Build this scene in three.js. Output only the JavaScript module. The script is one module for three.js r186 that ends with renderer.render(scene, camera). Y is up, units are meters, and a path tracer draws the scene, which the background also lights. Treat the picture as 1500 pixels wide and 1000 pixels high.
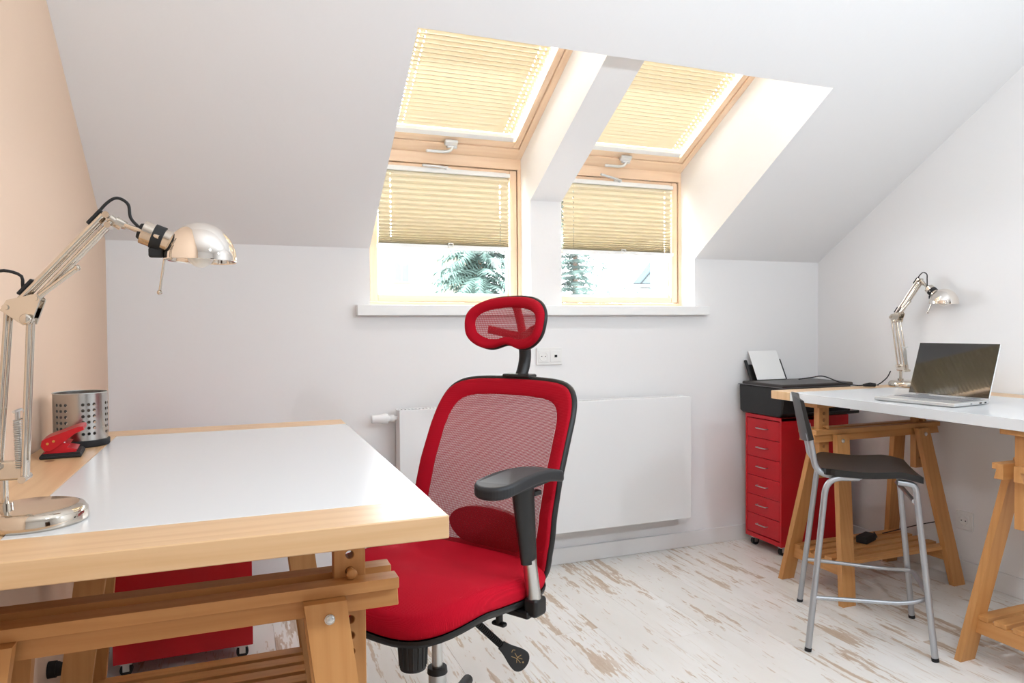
import * as THREE from 'three';
import { RoundedBoxGeometry } from 'three/addons/geometries/RoundedBoxGeometry.js';
import { mergeGeometries } from 'three/addons/utils/BufferGeometryUtils.js';
import { RectAreaLightUniformsLib } from 'three/addons/lights/RectAreaLightUniformsLib.js';

// ───────────────────────── camera, sky, lights, exposure ─────────────────────────
const scene = new THREE.Scene();
const D2R = Math.PI / 180;
const camera = new THREE.PerspectiveCamera(2 * Math.atan(500 / 1043.12) / D2R, 1.5, 0.05, 200);
{
  const yaw = 20.991 * D2R, pitch = -1.258 * D2R, roll = 0.404 * D2R;
  const F = new THREE.Vector3(Math.sin(yaw) * Math.cos(pitch), Math.sin(pitch), -Math.cos(yaw) * Math.cos(pitch));
  const R = new THREE.Vector3(Math.cos(yaw), 0, Math.sin(yaw));
  const U = new THREE.Vector3().crossVectors(R, F);
  camera.position.set(-3.0292, 1.15, 3.1107);
  camera.up.copy(R.clone().multiplyScalar(Math.sin(roll)).addScaledVector(U, Math.cos(roll)));
  camera.lookAt(camera.position.clone().add(F));
}
scene.background = new THREE.Color(0.92, 0.98, 1.04);
scene.backgroundIntensity = 19.0;                         // bright overcast sky
const renderer = new THREE.WebGLRenderer({ antialias: true });
renderer.toneMapping = THREE.LinearToneMapping;
renderer.toneMappingExposure = 1.13;
renderer.shadowMap.enabled = true;
RectAreaLightUniformsLib.init();
const PENDANT_POWER = 1.5;                               // candela of each pendant globe

// ───────────────────────── helpers ─────────────────────────
let seedState = 12345;
function rnd() { seedState = (seedState * 1664525 + 1013904223) >>> 0; return seedState / 4294967296; }
const V = (x, y, z) => new THREE.Vector3(x, y, z);
const used = new Map();
function numbered(name) {
  const n = used.get(name) || 0; used.set(name, n + 1);
  return n ? name + '_' + String(n).padStart(3, '0') : name;
}
function obj(name, geo, mat, parent) {
  const g = Array.isArray(geo) ? merge(geo) : geo;
  const m = new THREE.Mesh(g, mat);
  m.name = parent ? name : numbered(name);
  m.castShadow = m.receiveShadow = true;
  (parent || scene).add(m);
  return m;
}
function merge(list) {
  const l = list.map((g) => { const h = g.index ? g.toNonIndexed() : g; for (const k of Object.keys(h.attributes)) if (!['position', 'normal', 'uv'].includes(k)) h.deleteAttribute(k); if (!h.attributes.uv) h.setAttribute('uv', new THREE.BufferAttribute(new Float32Array(h.attributes.position.count * 2), 2)); return h; });
  return mergeGeometries(l, false);
}
function thing(name, label, category, pos = [0, 0, 0], turn = 0, group) {
  const o = new THREE.Group(); o.name = numbered(name); o.position.set(...pos); o.rotation.y = turn;
  o.userData = { label, category }; if (group) o.userData.group = group;
  scene.add(o); return o;
}
function tag(o, label, category, group) { o.userData = { label, category }; if (group) o.userData.group = group; return o; }
function struct(name, geo, mat, label) {
  const o = geo ? obj(name, geo, mat) : new THREE.Group();
  if (!geo) { o.name = numbered(name); scene.add(o); }
  o.userData = { kind: 'structure', label }; return o;
}
function dup(root, pos, turn, label) {
  const r = root.clone(); r.name = numbered(root.name.replace(/_\d{3}$/, '')); r.userData = { ...root.userData };
  r.position.set(...pos); r.rotation.y = turn; if (label) r.userData.label = label; scene.add(r); return r;
}
// uv in metres from the dominant axis of each face; grain = axis along which the grain (u) runs
function uvBox(g, grain = 'x', ou = 0, ov = 0, scale = 1) {
  if (g.index) g = g.toNonIndexed();
  const p = g.attributes.position, uv = new Float32Array(p.count * 2), ax = { x: 0, y: 1, z: 2 }[grain];
  const a = new THREE.Vector3(), b = new THREE.Vector3(), c = new THREE.Vector3();
  for (let i = 0; i < p.count; i += 3) {
    a.fromBufferAttribute(p, i); b.fromBufferAttribute(p, i + 1); c.fromBufferAttribute(p, i + 2);
    const n = b.clone().sub(a).cross(c.clone().sub(a)); const q = [Math.abs(n.x), Math.abs(n.y), Math.abs(n.z)];
    const drop = q.indexOf(Math.max(...q));
    const rest = [0, 1, 2].filter((k) => k !== drop);
    const u = rest.includes(ax) ? ax : rest[0], v = rest.find((k) => k !== u);
    [a, b, c].forEach((w, k) => { const e = [w.x, w.y, w.z]; uv[(i + k) * 2] = e[u] * scale + ou; uv[(i + k) * 2 + 1] = e[v] * scale + ov + drop * 0.37; });
  }
  g.setAttribute('uv', new THREE.BufferAttribute(uv, 2)); return g;
}
function rbox(w, h, d, r = 0.002, x = 0, y = 0, z = 0, grain = 'x') {
  const g = new RoundedBoxGeometry(w, h, d, 1, Math.min(r, w / 2.01, h / 2.01, d / 2.01));
  uvBox(g, grain, rnd() * 3, rnd() * 3); const k = uvBox(g, grain, rnd() * 3, rnd() * 3); k.translate(x, y, z); return k;
}
// box from min/max corners
function bx(x0, x1, y0, y1, z0, z1, r = 0.002, grain = 'x') { return rbox(x1 - x0, y1 - y0, z1 - z0, r, (x0 + x1) / 2, (y0 + y1) / 2, (z0 + z1) / 2, grain); }
function rod(a, b, r, r2 = r, seg = 14) {
  const d = b.clone().sub(a), g = new THREE.CylinderGeometry(r2, r, d.length(), seg, 1);
  g.applyQuaternion(new THREE.Quaternion().setFromUnitVectors(V(0, 1, 0), d.clone().normalize()));
  const m = a.clone().add(b).multiplyScalar(0.5); g.translate(m.x, m.y, m.z); return g;
}
function tube(pts, r, seg = 48, rad = 10, closed = false, tension = 0.5) {
  return new THREE.TubeGeometry(new THREE.CatmullRomCurve3(pts, closed, 'catmullrom', tension), seg, r, rad, closed);
}
// polyline with rounded corners, as a tube
function bent(pts, r, bend = 0.05, seg = 60, rad = 12) {
  const path = new THREE.CurvePath();
  let prev = pts[0];
  for (let i = 1; i < pts.length - 1; i++) {
    const p = pts[i], a = pts[i - 1], b = pts[i + 1];
    const la = Math.min(bend, p.distanceTo(a) * 0.49), lb = Math.min(bend, p.distanceTo(b) * 0.49);
    const s = p.clone().lerp(a, la / p.distanceTo(a)), e = p.clone().lerp(b, lb / p.distanceTo(b));
    path.add(new THREE.LineCurve3(prev, s)); path.add(new THREE.QuadraticBezierCurve3(s, p, e)); prev = e;
  }
  path.add(new THREE.LineCurve3(prev, pts[pts.length - 1]));
  return new THREE.TubeGeometry(path, seg, r, rad, false);
}
// polygon in (z, y), extruded from x0 to x1
function prismX(pts, x0, x1, bevel = 0) {
  const s = new THREE.Shape(pts.map(([z, y]) => new THREE.Vector2(z, y)));
  const g = new THREE.ExtrudeGeometry(s, { depth: x1 - x0 - 2 * bevel, bevelEnabled: bevel > 0, bevelSize: bevel, bevelThickness: bevel, bevelSegments: 1, bevelOffset: -bevel });
  g.rotateY(-Math.PI / 2); g.translate(x1 - bevel, 0, 0); return uvBox(g, 'x');
}
function ball(r, x, y, z, sx = 1, sy = 1, sz = 1) { const g = new THREE.SphereGeometry(r, 16, 12); g.scale(sx, sy, sz); g.translate(x, y, z); return g; }
function lathe(pts, seg = 48) { return new THREE.LatheGeometry(pts.map(([r, y]) => new THREE.Vector2(r, y)), seg); }

// ───────────────────────── textures ─────────────────────────
function hash(x, y, s) { let h = (x * 374761393 + y * 668265263 + s * 974711) | 0; h = Math.imul(h ^ (h >>> 13), 1274126177); return ((h ^ (h >>> 16)) >>> 0) / 4294967296; }
function vnoise(x, y, px, py, s) {                       // value noise that repeats after px, py cells
  const xi = Math.floor(x), yi = Math.floor(y), fx = x - xi, fy = y - yi, m = (a, n) => ((a % n) + n) % n;
  const u = fx * fx * (3 - 2 * fx), v = fy * fy * (3 - 2 * fy);
  const a = hash(m(xi, px), m(yi, py), s), b = hash(m(xi + 1, px), m(yi, py), s), c = hash(m(xi, px), m(yi + 1, py), s), d = hash(m(xi + 1, px), m(yi + 1, py), s);
  return a + (b - a) * u + (c - a) * v + (a - b - c + d) * u * v;
}
function fbm(u, v, fx, fy, oct, s) { let t = 0, a = 0.5, n = 0; for (let i = 0; i < oct; i++) { t += a * vnoise(u * fx, v * fy, fx, fy, s + i * 7); n += a; a *= 0.5; fx *= 2; fy *= 2; } return t / n; }
function dataTex(w, h, fn, srgb, repX, repY) {
  const d = new Uint8Array(w * h * 4);
  for (let y = 0; y < h; y++) for (let x = 0; x < w; x++) {
    const c = fn(x / w, y / h), i = (y * w + x) * 4;
    d[i] = c[0]; d[i + 1] = c[1]; d[i + 2] = c[2]; d[i + 3] = 255;
  }
  const t = new THREE.DataTexture(d, w, h); t.wrapS = t.wrapT = THREE.RepeatWrapping; t.magFilter = THREE.LinearFilter; t.minFilter = THREE.LinearMipmapLinearFilter;
  if (srgb) t.colorSpace = THREE.SRGBColorSpace; t.repeat.set(repX, repY); t.needsUpdate = true; return t;
}
const mix = (a, b, t) => a + (b - a) * t, clamp = (x, a = 0, b = 1) => Math.min(b, Math.max(a, x)), sstep = (a, b, x) => { const t = clamp((x - a) / (b - a)); return t * t * (3 - 2 * t); };
// pine: long growth-ring lines with a few knots; one tile is 1.6 m by 0.4 m
const knots = [[0.13, 0.3], [0.33, 0.74], [0.52, 0.18], [0.74, 0.62], [0.9, 0.9]];
function woodTexture(c0, c1, cKnot, lines, seed, withKnots) {
  return dataTex(1024, 256, (u, v) => {
    let bend = (fbm(u, v, 3, 3, 3, seed) - 0.5) * 0.16, k = 0;
    if (withKnots) for (const [ku, kv] of knots) { const dx = (u - ku) * 4, dy = v - kv, r2 = dx * dx * 0.35 + dy * dy; bend += 0.035 * dy / (r2 + 0.02) * 0.25; k = Math.max(k, (1 - sstep(0.0003, 0.0009, ((u - ku) * 4) ** 2 * 0.5 + dy * dy)) * (0.75 + 0.25 * Math.sin(Math.sqrt(r2) * 700))); }
    const w = v + bend, ring = 0.5 + 0.5 * Math.sin(w * lines * 6.283 + fbm(u, v, 6, 12, 2, seed + 3) * 4);
    const fine = fbm(u, v, 10, 160, 2, seed + 9), coarse = fbm(u, v, 3, 5, 3, seed + 20);
    const t = clamp(0.4 * Math.pow(ring, 2.2) + 0.4 * fine + 0.3 * (coarse - 0.5));
    return [0, 1, 2].map((i) => mix(mix(c0[i], c1[i], t), cKnot[i], k * 0.85));
  }, true, 1 / 1.6, 1 / 0.4);
}
const pineTex = woodTexture([226, 189, 146], [209, 166, 120], [124, 76, 40], 9, 11, true);
const beechTex = woodTexture([203, 147, 89], [188, 129, 71], [150, 95, 50], 16, 31, false);
const frameTex = woodTexture([240, 211, 180], [230, 194, 160], [190, 140, 100], 12, 51, false);
// white-washed laminate: pale ground with tan worn streaks; one tile is 2.4 m (along) by 1.2 m (across)
const floorTex = dataTex(2048, 1024, (u, v) => {
  const g = fbm(u, v, 24, 200, 3, 5), g2 = fbm(u, v, 7, 14, 4, 6);
  const patch = fbm(u, v, 10, 40, 4, 7), edge = fbm(u, v, 90, 260, 3, 8), area = fbm(u, v, 5, 5, 3, 21);
  const p2 = fbm(u, v, 22, 120, 3, 41);
  let worn = sstep(0.635, 0.7, patch * 0.74 + edge * 0.26 + (area - 0.5) * 0.26);
  worn = Math.max(worn, 0.7 * sstep(0.68, 0.73, p2 * 0.7 + edge * 0.3 + (area - 0.5) * 0.2));
  const fineLine = sstep(0.64, 0.75, g) * sstep(0.45, 0.62, g2) * 0.35;
  const tone = 0.5 + (g2 - 0.5) * 1.2;
  const base = [mix(232, 244, tone), mix(227, 241, tone), mix(220, 237, tone)];
  const w = clamp(worn * (0.55 + 0.45 * g) + fineLine);
  const tan = [mix(176, 204, edge), mix(146, 182, edge), mix(118, 160, edge)];
  return base.map((c, i) => mix(c, tan[i], w));
}, true, 1 / 2.4, 1 / 1.2);
const plasterBump = dataTex(512, 512, (u, v) => { const f = 255 * (0.6 * fbm(u, v, 60, 60, 3, 71) + 0.4 * fbm(u, v, 6, 6, 2, 73)); return [f, f, f]; }, false, 1, 1);
const fabricBump = dataTex(128, 128, (u, v) => { const f = 255 * Math.abs(Math.sin(u * 50.27) * Math.sin(v * 50.27)); return [f, f, f]; }, false, 1 / 0.05, 1 / 0.05);
const meshAlpha = dataTex(128, 128, (u, v) => {          // woven net: 16 x 16 diagonal holes per tile
  const a = Math.sin((u + v) * 50.265), b = Math.sin((u - v) * 50.265); const f = 255 * (1 - sstep(0.28, 0.46, a * b)); return [f, f, f];
}, false, 1 / 0.05, 1 / 0.05);
const brushed = dataTex(256, 256, (u, v) => { const f = 120 + 70 * fbm(u, v, 3, 200, 2, 91); return [f, f, f]; }, false, 6, 3);

// ───────────────────────── materials ─────────────────────────
const std = (o) => new THREE.MeshStandardMaterial(o), phy = (o) => new THREE.MeshPhysicalMaterial(o);
const M = {
  plaster: std({ color: '#f2f0ef', roughness: 0.93, bumpMap: plasterBump, bumpScale: 0.0004 }),
  peach: std({ color: '#e6c9b0', roughness: 0.93, bumpMap: plasterBump, bumpScale: 0.0004 }),
  trim: std({ color: '#eeecea', roughness: 0.5 }),
  sill: std({ color: '#f4f3f1', roughness: 0.35 }),
  floor: std({ map: floorTex, roughness: 0.42 }),
  subfloor: std({ color: '#8d7a68', roughness: 0.9 }),
  pine: std({ map: pineTex, roughness: 0.32 }),
  beech: std({ map: beechTex, roughness: 0.5 }),
  frameWood: std({ map: frameTex, roughness: 0.45 }),
  deskWhite: std({ color: '#e0e1e2', roughness: 0.22 }),
  gap: std({ color: '#7a4a28', roughness: 0.8 }),
  glass: phy({ color: '#ffffff', roughness: 0, transmission: 1, thickness: 0, ior: 1.5 }),
  alu: std({ color: '#d9dadb', roughness: 0.35, metalness: 0.6 }),
  whiteAlu: std({ color: '#f2f2f0', roughness: 0.4 }),
  blind: phy({ color: '#f8ecd2', roughness: 1, transmission: 0.017, thickness: 0, side: THREE.DoubleSide }),
  cord: std({ color: '#f6f4ee', roughness: 0.8 }),
  rubber: std({ color: '#1b1b1c', roughness: 0.75 }),
  steel: std({ color: '#cfcfcd', roughness: 0.28, metalness: 1 }),
  brushed: std({ color: '#b9b6b2', roughness: 0.38, metalness: 1, roughnessMap: brushed, side: THREE.DoubleSide }),
  chrome: std({ color: '#cfc6ba', roughness: 0.06, metalness: 1 }),
  chromeShade: std({ color: '#ece6df', roughness: 0.035, metalness: 1, side: THREE.DoubleSide }),
  silver: std({ color: '#b4b6ba', roughness: 0.36, metalness: 0.75 }),
  blackPlastic: std({ color: '#191818', roughness: 0.45 }),
  blackSoft: std({ color: '#26272a', roughness: 0.5 }),
  blackSeat: std({ color: '#191716', roughness: 0.36 }),
  charcoal: std({ color: '#37312f', roughness: 0.4 }),
  redFabric: phy({ color: '#cf0828', roughness: 0.8, specularIntensity: 0.4, sheen: 0.12, sheenColor: new THREE.Color('#ff1838'), sheenRoughness: 0.4, bumpMap: fabricBump, bumpScale: 0.0008 }),
  redBorder: phy({ color: '#b00620', roughness: 0.85, specularIntensity: 0.4, sheen: 0.08, sheenColor: new THREE.Color('#ff1838'), bumpMap: fabricBump, bumpScale: 0.0005, side: THREE.DoubleSide }),
  redMesh: std({ color: '#a00c20', roughness: 0.8, alphaMap: meshAlpha, transparent: true, side: THREE.DoubleSide }),
  redPlastic: std({ color: '#c0081c', roughness: 0.4 }),
  redSteel: std({ color: '#c4081a', roughness: 0.38 }),
  punchRed: std({ color: '#c60f22', roughness: 0.28 }),
  gold: std({ color: '#d9b46a', roughness: 0.3, metalness: 1 }),
  radiator: std({ color: '#f0efee', roughness: 0.4 }),
  socket: std({ color: '#efedea', roughness: 0.4 }),
  dark: std({ color: '#0e0d0d', roughness: 0.8 }),
  paper: std({ color: '#f2f1ef', roughness: 0.8 }),
  laptopSilver: std({ color: '#d6d5d3', roughness: 0.32, metalness: 0.5 }),
  screen: phy({ color: '#0b0908', roughness: 0.04, ior: 1.75 }),
  keys: std({ color: '#8d8c8e', roughness: 0.5 }),
  hinge: std({ color: '#8a8c90', roughness: 0.4, metalness: 0.5 }),
  lawn: std({ color: '#4c5538', roughness: 1 }),
  needles: std({ color: '#43574f', roughness: 0.9, side: THREE.DoubleSide }),
  bark: std({ color: '#6b5140', roughness: 1 }),
  facade: std({ color: '#6c6558', roughness: 0.9 }),
  slate: std({ color: '#2a383b', roughness: 0.7 }),
  exteriorWhite: std({ color: '#eef0f4', roughness: 0.6 }),
  darkGlass: std({ color: '#3d4d48', roughness: 0.3 }),
  walnut: std({ color: '#5a3d28', roughness: 0.6 }),
};

// ───────────────────────── room shell ─────────────────────────
const XL = -3.501, K = 1.49, SL = 0.643, ZF = 5.4, YC = 2.56;
const O1 = [-2.494, -1.738], O2 = [-1.578, -0.82], ZT = 0.918, YT = K + SL * ZT;
const RA = Math.atan(0.54), roofY = (z) => 1.955 + 0.54 * (z + 0.12);
const ceilY = (z) => K + SL * z, ZC = (YC - K) / SL;
{
  const back = [];
  const wallPoly = (y0, y1) => [[-0.42, y0], [0, y0], [0, y1], [-0.42, y1]];
  back.push(prismX(wallPoly(-0.05, 1.2), XL - 0.2, 0.2));
  back.push(prismX(wallPoly(1.2, K), XL - 0.2, O1[0]), prismX(wallPoly(1.2, K), O2[1], 0.2));
  struct('wall_back', back, M.plaster, 'white knee wall below the sloping ceiling');
  const slopeSlab = [[-0.42, K], [0, K], [ZC, YC], [ZC, 3.2], [-0.42, roofY(-0.42) + 0.06]];
  const ce = [prismX(slopeSlab, XL - 0.2, O1[0]), prismX(slopeSlab, O2[1], 0.2)];
  ce.push(prismX([[ZT, YT], [ZC, YC], [ZC, 3.2], [ZT + 0.12, roofY(ZT + 0.12) + 0.06]], O1[0], O2[1]));
  ce.push(bx(XL - 0.2, 0.2, YC, YC + 0.2, ZC, ZF + 0.2, 0.001));
  struct('ceiling', ce, M.plaster, 'white sloping attic ceiling with a window recess');
  // post and sloping rafter between the two window bays
  struct('trim_1', [prismX([[-0.2, 1.24], [0, 1.24], [0, 1.74], [0.98, 1.74 + 0.545 * 0.98], [1.0, roofY(1.0) + 0.12], [-0.1, roofY(-0.1) + 0.12], [-0.2, 2.04]], O1[1], O2[0])], M.plaster, 'white boxed post and rafter between the two window bays');
  struct('trim_2', [bx(-2.556, -0.757, 1.199, 1.2445, -0.2, 0.045, 0.003)], M.sill, 'white window sill board under both windows');
  struct('wall_left', [bx(XL - 0.2, XL, -0.05, 3.2, -0.4, ZF + 0.2, 0.001, 'z')], M.peach, 'peach painted side wall');
  struct('wall_right', [bx(0, 0.2, -0.05, 3.2, -0.4, ZF + 0.2, 0.001, 'z')], M.plaster, 'white side wall behind the long white desk');
  struct('wall_front', [bx(XL, 0, 0, YC, ZF, ZF + 0.15, 0.001)], M.plaster, 'plain white wall opposite the windows');
  struct('baseboard_back', [bx(XL, 0, 0, 0.078, 0.0005, 0.014, 0.003)], M.trim, 'white skirting board under the radiator');
  struct('baseboard_right', [bx(-0.014, -0.0005, 0, 0.085, 0.0145, ZF, 0.003, 'z')], M.trim, 'white skirting board along the white side wall');
  struct('baseboard_left', [bx(XL + 0.0005, XL + 0.014, 0, 0.078, 0.0145, ZF, 0.003, 'z')], M.trim, 'white skirting board along the peach wall');
}
// floor: laminate planks, each its own piece, running from the windows towards the door
{
  const fl = struct('floor', null, null, 'white-washed distressed wood laminate floor');
  obj('subfloor', bx(XL - 0.1, 0.1, -0.06, -0.0085, -0.2, ZF + 0.1, 0.001), M.subfloor, fl);
  const W = 0.192, L = 1.285, shapes = new Map();
  let row = 0;
  for (let x = XL + 0.004; x < -0.01; x += W, row++) {
    const w = Math.min(W, -0.001 - x) - 0.0006;
    let z = 0.002 - ((row * 0.43) % 1) * L;
    while (z < ZF) {
      const z0 = Math.max(z, 0.002), z1 = Math.min(z + L - 0.0006, ZF);
      if (z1 - z0 > 0.02) {
        const g = new RoundedBoxGeometry(w, 0.008, z1 - z0, 1, 0.0006);
        const k = uvBox(g, 'z', rnd() * 2.4, rnd() * 1.2); k.translate(x + w / 2, -0.004, (z0 + z1) / 2);
        obj('plank', k, M.floor, fl);
      }
      z += L;
    }
  }
}

// ───────────────────────── windows ─────────────────────────
const ZW = -0.12;
function lowerWindow(n, [xa, xb], handleX, handleTilt, what) {
  const w = struct('window_' + n, null, null, what);
  const f = [];                                                   // fixed frame
  f.push(bx(xa, xa + 0.016, 1.262, 1.9052, ZW - 0.08, ZW, 0.0005, 'y'), bx(xb - 0.016, xb, 1.262, 1.9052, ZW - 0.08, ZW, 0.0005, 'y'));
  f.push(bx(xa, xb, 1.905, 1.956, ZW - 0.08, ZW, 0.0005), bx(xa, xb, 1.2447, 1.2622, ZW - 0.08, ZW, 0.0005));
  f.push(prismX([[ZW - 0.001, 1.9535], [ZW - 0.044, 2.036], [ZW - 0.08, 2.036], [ZW - 0.08, 1.9535]], xa, xb));        // joins the sloping frame above
  obj('frame', f, M.frameWood, w);
  obj('frame_joint', [bx(xa + 0.014, xb - 0.014, 1.258, 1.908, ZW - 0.07, ZW - 0.06, 0.001)].slice(0, 0).concat([bx(xa + 0.0155, xa + 0.0165, 1.262, 1.905, ZW - 0.05, ZW - 0.012, 0.0002), bx(xb - 0.0165, xb - 0.0155, 1.262, 1.905, ZW - 0.05, ZW - 0.012, 0.0002)]), M.gap, w);
  const sa = xa + 0.021, sb = xb - 0.021, s0 = 1.266, s1 = 1.900, st = 0.036;
  const sash = [bx(sa, sa + st, s0, s1, ZW - 0.06, ZW - 0.004, 0.003, 'y'), bx(sb - st, sb, s0, s1, ZW - 0.06, ZW - 0.004, 0.003, 'y'),
    bx(sa + st, sb - st, s0, s0 + 0.03, ZW - 0.06, ZW - 0.005, 0.003), bx(sa + st, sb - st, s1 - 0.05, s1, ZW - 0.06, ZW - 0.005, 0.003)];
  const sh = obj('sash', sash, M.frameWood, w);
  obj('glazing_bead', [bx(sa + st, sb - st, s0 + 0.03, s0 + 0.04, ZW - 0.05, ZW - 0.03, 0.001), bx(sa + st, sa + st + 0.008, s0 + 0.03, s1 - 0.05, ZW - 0.05, ZW - 0.03, 0.001), bx(sb - st - 0.008, sb - st, s0 + 0.03, s1 - 0.05, ZW - 0.05, ZW - 0.03, 0.001)], M.whiteAlu, sh);
  obj('glass_pane', bx(sa + st - 0.006, sb - st + 0.006, s0 + 0.024, s1 - 0.044, ZW - 0.046, ZW - 0.043, 0.0005), M.glass, w);
  // handle: rose with a bent lever
  const h = obj('handle', [rbox(0.055, 0.016, 0.008, 0.004, 0, 0, 0), rod(V(-0.004, 0, 0), V(-0.004, 0.002, 0.03), 0.008), (() => { const g = bent([V(-0.004, 0.002, 0.028), V(-0.03, 0.004, 0.034), V(-0.115, 0.008, 0.03)], 0.006, 0.02, 24, 10); g.scale(1, 1, 1); return g; })(), ball(0.0062, -0.115, 0.008, 0.03)], M.alu, w);
  h.position.set(handleX, 1.882, ZW + 0.001); h.rotation.z = handleTilt;
  return w;
}
lowerWindow(1, O1, -2.115, 0.02, 'pine-framed vertical window, the one beside the peach wall');
lowerWindow(2, O2, -1.2, -0.16, 'pine-framed vertical window with a neighbour roof outside');
const roofBase = V(0, 1.955, ZW);
function roofGroup(o, x = 0) { o.position.set(x, roofBase.y, roofBase.z); o.rotation.x = Math.PI / 2 - RA; return o; }   // local y runs up the slope, local z looks into the room
const ROOF_LEN = 1.16;
function roofWindow(n, [xa, xb], handleX, what) {
  const w = struct('window_' + n, null, null, what); roofGroup(w);
  // local: x = world x, y = along slope, z = into the room
  obj('frame', [bx(xa, xa + 0.03, 0, ROOF_LEN, -0.09, 0, 0.001, 'y'), bx(xb - 0.03, xb, 0, ROOF_LEN, -0.09, 0, 0.001, 'y'), bx(xa + 0.03, xb - 0.03, 0, 0.066, -0.09, 0, 0.001), bx(xa + 0.03, xb - 0.03, ROOF_LEN - 0.06, ROOF_LEN, -0.09, 0, 0.001)], M.frameWood, w);
  const a = xa + 0.0325, b = xb - 0.0325, y0 = 0.069, y1 = ROOF_LEN - 0.063;
  obj('sash', [bx(a, a + 0.03, y0, y1, -0.07, -0.006, 0.003, 'y'), bx(b - 0.03, b, y0, y1, -0.07, -0.006, 0.003, 'y'), bx(a + 0.03, b - 0.03, y0, y0 + 0.04, -0.07, -0.006, 0.003), bx(a + 0.03, b - 0.03, y1 - 0.05, y1, -0.07, -0.006, 0.003)], M.frameWood, w);
  obj('glass_pane', bx(a + 0.025, b - 0.025, y0 + 0.035, y1 - 0.045, -0.056, -0.052, 0.0005), M.glass, w);
  const h = obj('handle', [rbox(0.062, 0.03, 0.016, 0.005, 0, 0.012, 0.008), rbox(0.05, 0.014, 0.02, 0.004, 0.006, -0.006, 0.012), bent([V(0.012, -0.004, 0.014), V(-0.002, -0.014, 0.034), V(-0.03, -0.016, 0.04), V(-0.112, -0.01, 0.046)], 0.007, 0.014, 30, 10), ball(0.0072, -0.112, -0.01, 0.046)], M.alu, w);
  h.position.set(handleX, 0.072, 0.0);
}
roofWindow(3, O1, -2.11, 'pine-framed sloping roof window, the one beside the peach wall');
roofWindow(4, O2, -1.2, 'pine-framed sloping roof window, the one nearer the white side wall');
// pleated blinds
function pleats(x0, x1, ys, depth, crease, cords) {      // ys: heights of the folds, alternating back and front; cords: x of the cord holes
  const pos = [], Q = (xa, xb, ya, za, yb, zb) => pos.push(xa, ya, za, xb, ya, za, xa, yb, zb, xb, ya, za, xb, yb, zb, xa, yb, zb), hw = 0.0017;
  const spans = []; let at = x0; for (const c of cords) { spans.push([at, c - hw]); at = c + hw; } spans.push([at, x1]);
  for (let i = 1; i < ys.length; i++) {
    const za = i % 2 ? -depth : depth, zb = -za, ya = ys[i - 1], yb = ys[i];
    for (const [p, q] of spans) Q(p, q, ya, za, yb, zb);
    for (const c of cords) { const f = i % 2 ? [0, 0.55] : [0.45, 1]; Q(c - hw, c + hw, mix(ya, yb, f[0]), mix(za, zb, f[0]), mix(ya, yb, f[1]), mix(za, zb, f[1])); }
    if (i % 2 === 0) Q(x0, x1, yb + crease / 2, -depth - 0.0008, yb - crease / 2, -depth - 0.0008);       // doubled fabric at the crease
  }
  const g = new THREE.BufferGeometry(); g.setAttribute('position', new THREE.Float32BufferAttribute(pos, 3)); g.computeVertexNormals(); return g;
}
function wallBlind([xa, xb], label) {
  const x0 = xa + 0.059, x1 = xb - 0.07, top = 1.862, bot = 1.527;
  const t = thing('pleated_blind', label, 'blind', [0, 0, ZW + 0.012]);
  const ys = []; const n = 20;                           // folds open at the top, gathered at the bottom
  for (let i = 0; i <= n * 2; i++) { const f = (i % 2 ? i + 0.45 : i) / (n * 2); ys.push(top - (top - bot) * (1 - Math.pow(1 - f, 1.75))); }
  obj('fabric', pleats(x0, x1, ys, 0.011, 0.0045, [x0 + 0.055, x1 - 0.045]), M.blind, t);
  obj('head_rail', [bx(x0 - 0.012, x1 + 0.006, top - 0.002, top + 0.016, -0.008, 0.012, 0.002), bx(x0, x1 - 0.012, top + 0.016, top + 0.02, -0.004, 0.006, 0.0008)], M.whiteAlu, t);
  obj('bottom_rail', bx(x0 - 0.008, x1 + 0.008, bot - 0.018, bot + 0.001, -0.008, 0.012, 0.002), M.whiteAlu, t);
  const tab = [bent([V(-0.011, 0.012, 0), V(-0.011, -0.008, 0.004), V(0.011, -0.008, 0.004), V(0.011, 0.012, 0)], 0.0025, 0.006, 20, 8), rod(V(-0.011, 0.012, 0), V(0.011, 0.012, 0), 0.0025)];
  const pt = obj('pull_tab', tab, M.cord, t); pt.position.set((x0 + x1) / 2 + 0.02, bot - 0.004, 0.014);
  return t;
}
wallBlind(O1, 'cream pleated blind half lowered over the vertical window nearest the peach wall');
wallBlind(O2, 'cream pleated blind half lowered over the vertical window with roof view');
function roofBlind([xa, xb], label) {
  const t = thing('pleated_blind', label, 'blind'); roofGroup(t);
  const x0 = xa + 0.075, x1 = xb - 0.082, y0 = 0.134, y1 = ROOF_LEN - 0.1, n = 84, ys = [];
  for (let i = 0; i <= n; i++) ys.push(mix(y1, y0, (i % 2 ? i - 0.62 : i) / n));     // folds lean with the slope
  const f = obj('fabric', pleats(x0, x1, ys, 0.009, 0.004, [x0 + 0.05, x0 + 0.075, x1 - 0.05, x1 - 0.025]), M.blind, t); f.position.z = -0.024;
  obj('bottom_rail', bx(x0 - 0.01, x1 + 0.008, 0.107, 0.136, -0.026, -0.006, 0.003), M.whiteAlu, t);
  obj('head_rail', bx(x0 - 0.01, x1 + 0.008, y1, y1 + 0.025, -0.03, -0.006, 0.003), M.whiteAlu, t);
}
roofBlind(O1, 'cream pleated blind covering the roof window nearest the peach wall');
roofBlind(O2, 'cream pleated blind covering the roof window nearest the white side wall');

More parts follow.
